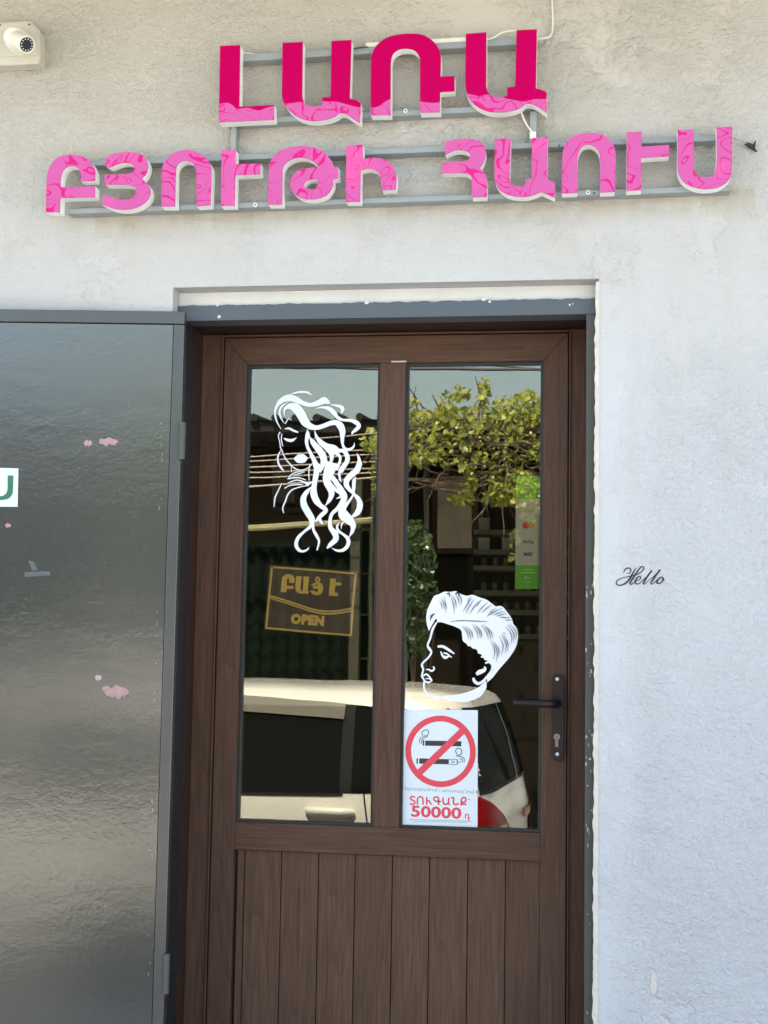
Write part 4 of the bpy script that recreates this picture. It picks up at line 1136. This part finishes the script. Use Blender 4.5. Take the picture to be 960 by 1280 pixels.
# ------------------------------------------------------------------ inside the shop: shelf rack with bottles
YI = 1.35
rack = thing('display_rack', 'dim display rack of shelves behind the right pane inside the shop', 'rack', tuple(P(650, 760, YI)))
sx0, sx1 = X(592, 700, YI), X(592, 700, YI) + .62
rows = (662, 687, 707, 738, 762, 792)
w = MB()
for i, py in enumerate(rows):
    z = Z(630, py, YI); w.box((sx0, YI, z - .018), (sx1, YI + .16, z))
w.build('shelf', M['shelf'], rack)
w = MB(); z0_ = zthr; z1_ = Z(630, 625, YI)
w.box((sx0 - .02, YI, z0_), (sx0 - .001, YI + .18, z1_)); w.box((sx1 + .001, YI, z0_), (sx1 + .02, YI + .18, z1_)); w.box((sx0, YI + .165, z0_), (sx1, YI + .18, z1_))
w.build('rack_side', M['dark_room'], rack)
bt_ = None
for ri, py in enumerate(rows):
    z = Z(630, py, YI); 
    n = 7 if ri < 2 else 15
    for i in range(n):
        x = sx0 + .035 + i * (.59 / n)
        if ri < 2:
            if (i, ri) == (1, 0): continue
            w = MB(); w.box((-.020, -.018, 0), (.020, .018, .042)); w.box((-.0205, -.0185, .030), (.0205, .0185, .0435))
            if ri == 0 and i == 0:
                bxo = w.build('product_box', M['box_card'], None, bevel=0.001); o = bxo
                tag(o, 'small square pale carton standing on the two top shelves of the dim rack', 'box', 'cartons on the top rack shelves')
            else:
                o = copy_tree(bxo)
            o.location = (x, YI + .03, z + .0005)
        else:
            if bt_ is None:
                w = MB(); revolve(w, Vector((0, 0, 0)), Vector((0, 0, 1)), [(0, .009), (.002, .0105), (.022, .0105), (.027, .006), (.029, .006)], 10, 0)
                revolve(w, Vector((0, 0, .0292)), Vector((0, 0, 1)), [(0, .0058), (.026, .0042)], 10, 1)
                bt_ = w.build('polish_bottle', [M['bottle'], M['black_plastic']], None, smooth=True); o = bt_
                tag(o, 'tiny nail polish bottle with dark cap lined up on a lower rack shelf', 'bottle', 'polish bottles on the rack')
            else:
                o = copy_tree(bt_)
            o.location = (x, YI + .03, z + .0005)
w = MB()

# ------------------------------------------------------------------ what the glass mirrors: the car
CY = -2.73
rc = RF(608, 985, CY)
psi = R(6.0)
ca = Vector((-math.cos(psi), -math.sin(psi), 0)); cn = Vector((-math.sin(psi), math.cos(psi), 0))
L, WM, PE = 4.15, 0.85, 8.0
car = thing('parked_car', 'cream estate car with dark windows mirrored in the door glass', 'car', (rc.x - 2.0, CY - .9, 0))
zk = np.array([.20, .30, .5, .65, .8, .9, .95, .97, 1.0, 1.1, 1.2, 1.3, 1.36, 1.40, 1.43, 1.45, 1.462, 1.468])
wk = np.array([.70, .78, .84, .852, .852, .845, .835, .83, .82, .785, .75, .715, .69, .66, .60, .50, .33, .04])
urk = np.array([.25, .12, .02, .0, .0, .02, .03, .035, .04, .065, .09, .125, .15, .18, .24, .36, .6, 1.0])
ufk = np.array([4.0, 4.1, 4.15, 4.14, 4.10, 3.95, 3.6, 3.25, 3.08, 2.88, 2.68, 2.48, 2.36, 2.26, 2.12, 1.95, 1.7, 1.3])
def F(th, z, off=0.0):
    w_ = np.interp(z, zk, wk); ur = np.interp(z, zk, urk); uf = np.interp(z, zk, ufk)
    mid, a = (ur + uf) / 2, (uf - ur) / 2
    c, s = math.cos(th), math.sin(th)
    q = 2 / PE
    uu = mid - a * math.copysign(abs(c) ** q, c); vv = w_ * math.copysign(abs(s) ** q, s)
    # outward normal in plan
    nu = -math.copysign(abs(c) ** (2 - q), c) / a; nv = math.copysign(abs(s) ** (2 - q), s) / w_
    nl = math.hypot(nu, nv) or 1
    uu += nu / nl * off; vv += nv / nl * off
    p = Vector((rc.x, CY, 0)) + ca * uu + cn * (vv - .852)
    return Vector((p.x, p.y, z))
def th_at_u(u, z, side=1):
    ur = np.interp(z, zk, urk); uf = np.interp(z, zk, ufk); mid, a = (ur + uf) / 2, (uf - ur) / 2
    c = (mid - u) / a; c = max(-1, min(1, c)); c = math.copysign(abs(c) ** (PE / 2), c)
    return math.acos(c) * side
NT_ = 160
ths = []
for i in range(NT_):
    ths.append(2 * math.pi * i / NT_)
# denser near the corners comes from the superellipse itself
zz = list(np.concatenate([np.linspace(.20, .95, 16), np.linspace(.955, 1.36, 20), np.linspace(1.37, 1.468, 14)]))
vs, fs = [], []
for z in zz:
    for th in ths:
        # sample evenly along u rather than angle
        vs.append(F(th, z))
for i in range(len(zz) - 1):
    for j in range(NT_):
        j2 = (j + 1) % NT_; fs.append((i * NT_ + j, i * NT_ + j2, (i + 1) * NT_ + j2, (i + 1) * NT_ + j))
fs.append(tuple(range(NT_))[::-1]); fs.append(tuple((len(zz) - 1) * NT_ + j for j in range(NT_)))
w = MB(); w.add(vs, fs); body = w.build('car_body', M['car_paint'], car, smooth=True, angle=50)
bm = bmesh.new(); bm.from_mesh(body.data); bmesh.ops.recalc_face_normals(bm, faces=bm.faces); bm.to_mesh(body.data); bm.free()
def patch(name, zlo, zhi, ulo, uhi, mat, side=1, off=.004, parent=car, n=14):
    """side window: zlo/zhi functions of u-fraction; ulo/uhi functions of height fraction"""
    w = MB(); vs, fs = [], []
    for i in range(n + 1):
        t = i / n
        for j in range(n + 1):
            s = j / n
            u0 = ulo(t); u1 = uhi(t); u_ = u0 + (u1 - u0) * s
            z = zlo(u_) + (zhi(u_) - zlo(u_)) * t
            vs.append(F(th_at_u(u_, z, side), z, off))
    for i in range(n):
        for j in range(n):
            a = i * (n + 1) + j; fs.append((a, a + 1, a + n + 2, a + n + 1))
    w.add(vs, fs); return w.build(name, mat, parent, smooth=True, angle=0)
belt = lambda u: .955 - .03 * u + .012 * min(u, .5)
head = lambda u: 1.325 + .06 * min(u, 1.6) - .012 * max(0, u - .8)
for sd in (1, -1):
    patch('side_window', belt, head, lambda t: .16 + .10 * t, lambda t: .68 + .02 * t, M['car_glass'], sd)
    patch('window_pillar', belt, head, lambda t: .665 + .02 * t, lambda t: .755 + .02 * t, M['car_black'], sd, .0025)
    patch('side_window', belt, lambda u: head(u) - .004, lambda t: .74 + .02 * t, lambda t: 1.42 + .0 * t, M['car_glass'], sd)
    patch('side_window', belt, lambda u: head(u) - .004, lambda t: 1.47, lambda t: 2.55 - .42 * t, M['car_glass'], sd)
    patch('wind_deflector', lambda u: head(u) - .075, lambda u: head(u) + .002, lambda t: .75, lambda t: 1.43, M['visor'], sd, .016)
    patch('door_seam', lambda u: .45, belt, lambda t: .535 + .075 * t, lambda t: .543 + .075 * t, M['car_black'], sd, .002, n=8)
    patch('door_seam', lambda u: .45, belt, lambda t: 1.44, lambda t: 1.448, M['car_black'], sd, .002, n=8)
    patch('belt_strip', lambda u: belt(u) - .012, lambda u: belt(u) + .002, lambda t: .72, lambda t: 2.5, M['car_black'], sd, .006)
    # door handle
    hu = [.66 + .24 * i / 8 for i in range(9)]
    w = MB(); w.tube([F(th_at_u(u_, .84, sd), .85, .006 + .030 * math.sin(math.pi * i / 8) ** .35) for i, u_ in enumerate(hu)], [.014, .022] + [.024] * 5 + [.022, .014], 14)
    w.build('door_handle', M['car_paint'], car, smooth=True)
# rear window and hatch
def rear_patch(name, z0, z1, v0, v1, mat, off=.004, n=16):
    w = MB(); vs, fs = [], []
    for i in range(n + 1):
        z = z0 + (z1 - z0) * i / n
        for j in range(n + 1):
            v = v0(z) + (v1(z) - v0(z)) * j / n
            s = math.copysign(abs(v) ** (PE / 2), v); th = math.asin(max(-1, min(1, s)))
            vs.append(F(th, z, off))
    for i in range(n):
        for j in range(n):
            a = i * (n + 1) + j; fs.append((a, a + 1, a + n + 2, a + n + 1))
    w.add(vs, fs); return w.build(name, mat, car, smooth=True, angle=0)
rear_patch('rear_window', .945, 1.36, lambda z: -.80 - .12 * (z - .945) / .415, lambda z: .80 + .12 * (z - .945) / .415, M['car_glass'])
rear_patch('windscreen', 1.0, 1.38, lambda z: -.9, lambda z: .9, M['car_glass']) if False else None
for sd in (1, -1):
    lo = (lambda z, sd=sd: ((.06 if sd > 0 else .62) + (.78 if sd > 0 else .28) * max(0, (z - .62) / .325) ** 1.5) * sd); hi = (lambda z, sd=sd: (.955 - .05 * max(0, (z - .74) / .22)) * sd)
    tl = rear_patch('tail_lamp', .62, .945, lo, hi, M['lamp_red'], .008)
    rear_patch('lamp_strip', .73, .775, lambda z, sd=sd: .34 * sd, lambda z, sd=sd: .95 * sd, M['lamp_clear'], .012)
rear_patch('hatch_trim', .945, 1.36, lambda z: -.30 - .02, lambda z: -.30 + .012, M['visor'], .007)
rear_patch('hatch_trim', .942, .958, lambda z: -.80, lambda z: .80, M['car_black'], .006)
rear_patch('rear_bumper', .32, .56, lambda z: -.97, lambda z: .97, M['car_paint'], .03)
# windscreen
w = MB(); vs, fs = [], []; n = 14
for i in range(n + 1):
    z = 1.0 + .39 * i / n
    for j in range(n + 1):
        v = -.9 + 1.8 * j / n; s = math.copysign(abs(v) ** (PE / 2), v); vs.append(F(math.pi - math.asin(s), z, .004))
for i in range(n):
    for j in range(n):
        a = i * (n + 1) + j; fs.append((a, a + n + 1, a + n + 2, a + 1))
w.add(vs, fs); w.build('windscreen', M['car_glass'], car, smooth=True, angle=0)
for u_ in (.80, 3.30):
    for sd in (1, -1):
        o0 = Vector((rc.x, CY, 0)) + ca * u_ + cn * (sd * .862 - .852) + Vector((0, 0, .31)); w = MB(); d = cn * sd
        revolve(w, o0 - d * .19, d, [(0, .29), (.01, .31), (.19, .31), (.205, .29), (.206, .20)], 32); wh = w.build('wheel', M['tyre'], car, smooth=True)
        w = MB(); revolve(w, o0 + d * .008, d, [(0, .195), (.006, .19), (.008, .06), (.012, .05)], 20); w.build('wheel_rim', M['alloy'], wh, smooth=True)
for sd in (1, -1):
    w = MB(); p0 = F(th_at_u(2.35, 1.0, sd), 1.0); d = cn * sd
    w.bar(p0 + d * .02, p0 + d * .20, .09, .12); w.build('wing_mirror', M['car_paint'], car, bevel=0.02)
    w = MB(); p0 = F(math.pi - .5 * sd * .6, .72); revolve(w, F(math.pi - sd * .55, .70, -.02), -ca * -1, [(0, .09), (.03, .08)], 16); w.build('headlight', M['lamp_clear'], car)

# ------------------------------------------------------------------ mirrored street side: house, fence, pipes, cables, vine
HY = -9.0
hx0, hxm, hx1 = RF(120, 700, HY).x, RF(487, 700, HY).x, RF(860, 700, HY).x
zroof = RF(400, 525, HY + .9).z
house = thing('neighbour_house', 'low dark house with tiled eave across the street, mirrored in the glass', 'house', ((hx0 + hx1) / 2, HY - 3, 0))
w = MB(); w.box((hx0, HY - 6, 0), (hxm, HY, zroof - .12)); w.build('house_wall', M['house_dark'], house)
w = MB(); w.box((hxm + .002, HY - 6, 0), (hx1, HY - .02, zroof - .12)); w.build('house_wall', M['house_tan'], house)
w = MB(); w.box((hx0 - .4, HY - 6.4, zroof - .118), (hx1 + .4, HY + 1.0, zroof - .02)); w.build('eave', M['roof_dark'], house)
w = MB(); n = int((hx1 - hx0 + .8) / .19)
w.add([(hx0 - .4, HY + 1.03, zroof - .018), (hx1 + .4, HY + 1.03, zroof - .018), (hx1 + .4, HY - 3, zroof + .35), (hx0 - .4, HY - 3, zroof + .35), (hx0 - .4, HY - 6.4, zroof - .01), (hx1 + .4, HY - 6.4, zroof - .01)], [(0, 1, 2, 3), (3, 2, 5, 4)])
for i in range(n):
    x = hx0 - .3 + i * .19
    w.tube([(x, HY + 1.05, zroof + .0), (x, HY - 1, zroof + .16)], .035, 8)
w.build('tiled_roof', M['roof_dark'], house)
# windows on the house
def hwin(px0, py0, px1, py1, Y, mat):
    a, b = RF(px0, py0, Y), RF(px1, py1, Y); w = MB(); w.box((a.x, Y, b.z), (b.x, Y - .05, a.z)); f = w.build('window', M['house_dark'], house)
    w = MB(); w.box((a.x + .05, Y + .004, b.z + .05), (b.x - .05, Y + .012, a.z - .05)); w.build('pane', mat, f)
hwin(541, 588, 596, 692, HY + .06, M['curtain'])
hwin(335, 566, 375, 640, HY + .06, M['car_glass'])
# corrugated fence
FY = -7.7
fz = RF(380, 677, FY).z; fxa, fxb = RF(200, 700, FY).x, RF(440, 700, FY).x
w = MB(); n = int((fxb - fxa) / .02); vs, fs = [], []
for i in range(n + 1):
    x = fxa + (fxb - fxa) * i / n; y = FY + .018 * math.sin(i * 2 * math.pi / 6)
    vs += [(x, y, .02), (x, y, fz + .02 * math.sin(i * 2 * math.pi / 6))]
for i in range(n): fs.append((2 * i, 2 * i + 2, 2 * i + 3, 2 * i + 1))
w.add(vs, fs); fo = thing('sheet_fence', 'dark green corrugated sheet fence across the street, mirrored in the left pane', 'fence', ((fxa + fxb) / 2, FY, 0))
w.build('sheet', M['fence'], fo)
w = MB(); w.bar((fxa, FY + .05, fz - .03), (fxb, FY + .05, fz - .03), .04, .04); w.build('top_bar', M['fence'], fo)
# gate with bars
gx0, gx1 = RF(451, 700, FY).x, RF(520, 700, FY).x
gate = thing('barred_gate', 'dark gate with thin pale bars beside the olive post, mirrored in glass', 'gate', (gx0, FY, 0))
w = MB(); w.box((gx0, FY - .02, .05), (gx1, FY - .06, fz + .1)); w.build('backing_sheet', M['fence'], gate)
w = MB()
for i in range(7): 
    x = gx0 + (gx1 - gx0) * i / 6; w.cyl((x, FY, .05), (x, FY, fz + .1), .011, 6)
for i in range(8):
    z = .1 + (fz) * i / 7; w.cyl((gx0, FY + .012, z), (gx1, FY + .012, z), .010, 6)
w.build('grid_bars', M['oldpost'], gate)
# gas pipe
GY = -7.35
a, b = RF(180, 668, GY), RF(466, 650, GY)
gp = thing('gas_pipe', 'pale yellow gas pipe carried level on posts in front of the fence', 'pipe', (b.x, GY, 0))
w = MB(); w.tube([a, RF(305, 660, GY), RF(440, 652.5, GY), b], .026, 10); w.build('pipe_run', M['gas_pipe'], gp, smooth=True)
w = MB(); w.cyl((b.x, GY, 0), (b.x, GY, RF(466, 560, GY).z), .02, 8); w.build('pipe_post', M['oldpost'], gp, smooth=True)
w = MB(); p = RF(445, 700, GY - .1); w.box((p.x - .04, GY - .14, 0), (p.x + .04, GY - .06, RF(445, 600, GY - .1).z)); w.build('pipe_post', M['oldpost'], gp)
# utility poles and cables
PY_ = -7.1
pl = thing('utility_pole', 'grey concrete utility pole farther left along the opposite pavement', 'pole', (-8.5, PY_, 0))
w = MB(); w.tube([(-8.5, PY_, 0), (-8.5, PY_, 6.5)], [.14, .09], 14); w.build('pole_shaft', M['pole'], pl, smooth=True)
w = MB(); w.box((-8.56, PY_ - .6, 5.6), (-8.44, PY_ + .6, 5.7)); w.build('cross_arm', M['pole'], pl)
p2 = copy_tree(pl); p2.location = (RF(491, 700, PY_).x, PY_, 0); p2['label'] = 'grey concrete utility pole beside the vine, hidden behind the door mullion'
pl['group'] = p2['group'] = 'utility poles across the street'
def street_cable(px0, y0, px1, y1, Y, r, mat, label, sag=0.02, xl_=-8.5, xr__=7.0, mb=None):
    a, b = RF(px0, y0, Y), RF(px1, y1, Y); d = (b - a) / (b.x - a.x); pts = []
    for i in range(41):
        x = xl_ + (xr__ - xl_) * i / 40; t = (x - a.x) / (b.x - a.x)
        pts.append((x, Y, a.z + d.z * (x - a.x) - sag * 0 + .004 * (x - (a.x + b.x) / 2) ** 2))
    w = mb or MB(); w.tube(pts, r, 6)
    if mb is None: return tag(w.build('overhead_cable', mat, None, smooth=True), label, 'cable')
labs = ['topmost', 'second', 'third', 'fourth', 'fifth', 'sixth', 'lowest']
for i, (y0, y1) in enumerate(((571, 562), (577, 568), (584.5, 577), (591, 585), (597.5, 590), (608.5, 596))):
    lab = ('%s of the pale cables strung across the street, mirrored behind the woman decal' % (['topmost', 'second', 'third', 'fourth', 'fifth', 'lowest'][i]))
    o = street_cable(311, y0, 471, y1, PY_ + .05 * i, .0062 + .0025 * (i == 5), M['cable_pale'], lab, xr__=RF(491, 700, PY_).x)
    o['group'] = 'pale cables across the street'
street_cable(395, 548, 466, 541, PY_ - .4, .006, M['cable_pale'], 'thin pale cable just under the tiled eave, mirrored in the left pane', xl_=RF(380, 550, PY_).x)
o = street_cable(520, 461, 675, 462, -5.2, .012, M['black_plastic'], 'thick black cable sagging across the sky at the top of the right pane'); 
o = street_cable(320, 456.5, 470, 455.0, -5.9, .010, M['black_plastic'], 'black cable at the very top of the mirrored sky in the left pane')
o = street_cable(610, 457, 675, 461, -6.1, .005, M['black_plastic'], 'thin dark cable crossing the thick black one in the mirrored sky', xl_=RF(590, 455, -6.1).x)

# pergola and vine
VY = -6.6
per = thing('pergola', 'weathered timber pergola under the vine, mirrored in the right pane', 'pergola', (RF(600, 700, VY).x, VY, 0))
w = MB()
for (x0, y0, x1, y1, yy, t) in ((482, 527, 900, 549, VY, .05), (482, 560, 900, 545, VY - .5, .03), (482, 598, 900, 604, VY - .2, .022), (482, 577, 545, 576, VY + .1, .016)):
    w.bar(RF(x0, y0, yy), RF(x1, y1, yy), t, t)
w.build('beam', M['bark'], per)
for px_ in (534, 830):
    a = RF(px_, 590, VY - .3); w = MB(); w.tube([(a.x, VY - .3, 0), (a.x, VY - .3, a.z + .1)], .022, 8); w.build('post', M['oldpost'], per, smooth=True)
vine = thing('grape_vine', 'sunlit yellow-green grape vine spilling over the pergola, mirrored in the right pane', 'vine', (RF(640, 700, VY).x, VY, 0))
vr = random.Random(11)
w = MB()
base = Vector((RF(760, 700, VY).x, VY - .2, 0)); top = RF(700, 600, VY - .2)
w.tube([base, base + Vector((.05, .03, .7)), base + Vector((-.03, 0, 1.5)), top], [.05, .042, .036, .028], 8)
w.build('vine_trunk', M['bark'], vine, smooth=True)
w = MB()
for i in range(150):
    px_, py_ = vr.uniform(520, 900), vr.uniform(545, 615); yy = VY + vr.uniform(-.6, .3)
    a = RF(px_, py_, yy); pts = [a]; d = Vector((vr.uniform(-1, 1), vr.uniform(-.3, .3), vr.uniform(-.35, .35))).normalized()
    for k_ in range(6):
        d = (d + Vector((vr.uniform(-.5, .5), vr.uniform(-.4, .4), vr.uniform(-.45, .35)))).normalized(); pts.append(pts[-1] + d * .11)
    w.tube(pts, [.008, .008, .007, .006, .005, .004, .002], 5)
for px_, py_, h_ in ((598, 525, .34), (603, 525, .30), (545, 525, .2), (648, 530, .22)):
    a = RF(px_, py_, VY); w.tube([a, a + Vector((.02, 0, h_ * .5)), a + Vector((-.03, .02, h_))], [.012, .009, .004], 6)
w.build('vine_branch', M['bark'], vine)
LEAF = [(0, 0), (.30, -.10), (.52, .12), (.40, .38), (.56, .60), (.26, .68), (0, 1.0), (-.26, .68), (-.56, .60), (-.40, .38), (-.52, .12), (-.30, -.10)]
def leaf_add(mb, c, size, r_):
    n_ = Vector((r_.uniform(-1, 1), r_.uniform(-.2, 1.2), r_.uniform(-.1, 1.2))).normalized()
    t = n_.orthogonal().normalized(); b = n_.cross(t); a = r_.uniform(0, 6.28)
    t, b = t * math.cos(a) + b * math.sin(a), b * math.cos(a) - t * math.sin(a)
    vs = [c + (t * x + b * (y - .4)) * size + n_ * (abs(x) * .25 * size) for x, y in LEAF]
    mb.add(vs + [c], [(i, (i + 1) % 12, 12) for i in range(12)])
w = MB()
clusters = [  # px, py, rx, ry, count, depth spread
 (600, 522, 110, 13, 420, .35), (515, 515, 14, 18, 60, .25), (557, 505, 9, 17, 55, .15), (575, 492, 13, 12, 55, .15), (606, 490, 8, 20, 65, .12), (632, 510, 16, 16, 90, .2), (660, 508, 20, 18, 150, .2), (720, 505, 50, 25, 260, .4), (820, 510, 60, 25, 220, .5),
 (590, 558, 100, 28, 420, .5), (530, 560, 26, 25, 110, .4), (465, 552, 14, 16, 55, .3), (470, 590, 6, 40, 40, .3), (640, 600, 30, 16, 170, .25), (625, 620, 22, 14, 170, .2), (588, 605, 8, 26, 80, .12), (575, 622, 16, 9, 55, .12), (652, 612, 28, 22, 170, .3), (760, 575, 90, 40, 420, .5), (645, 672, 8, 8, 16, .1), (641, 690, 4, 10, 8, .1), (665, 640, 14, 20, 60, .2), (735, 640, 60, 40, 200, .4)]
for (cx, cy, rx_, ry_, cnt, dy) in clusters:
    for i in range(int(cnt * 1.45)):
        a = vr.uniform(0, 6.283); q = vr.random() ** .5
        c = RF(cx + math.cos(a) * rx_ * q, cy + math.sin(a) * ry_ * q, VY + vr.gauss(0, dy))
        leaf_add(w, c, .014 + .046 * vr.random() ** 1.5, vr)
w.build('vine_foliage', M['leaf'], vine)
# dark shrub under the vine
sh = thing('shrub', 'dark leafy shrub standing below the vine, mirrored at the left of the right pane', 'shrub', (RF(520, 760, -6.2).x, -6.2, 0))
w = MB(); a = RF(518, 760, -6.2)
for i in range(7):
    x = a.x + vr.uniform(-.05, .05); w.tube([(x, -6.2, 0), (x + vr.uniform(-.1, .1), -6.2, 1.0), (x + vr.uniform(-.2, .2), -6.2, 2.1)], [.014, .01, .004], 5)
w.build('shrub_stem', M['bark'], sh)
w = MB()
for i in range(900):
    an = vr.uniform(0, 6.283); q = vr.random() ** .5; c = RF(520 + math.cos(an) * 26 * q, 735 + math.sin(an) * 85 * q, -6.2 + vr.gauss(0, .25))
    if c.z > .05: leaf_add(w, c, vr.uniform(.02, .055), vr)
w.build('shrub_foliage', M['leaf_dark'], sh)
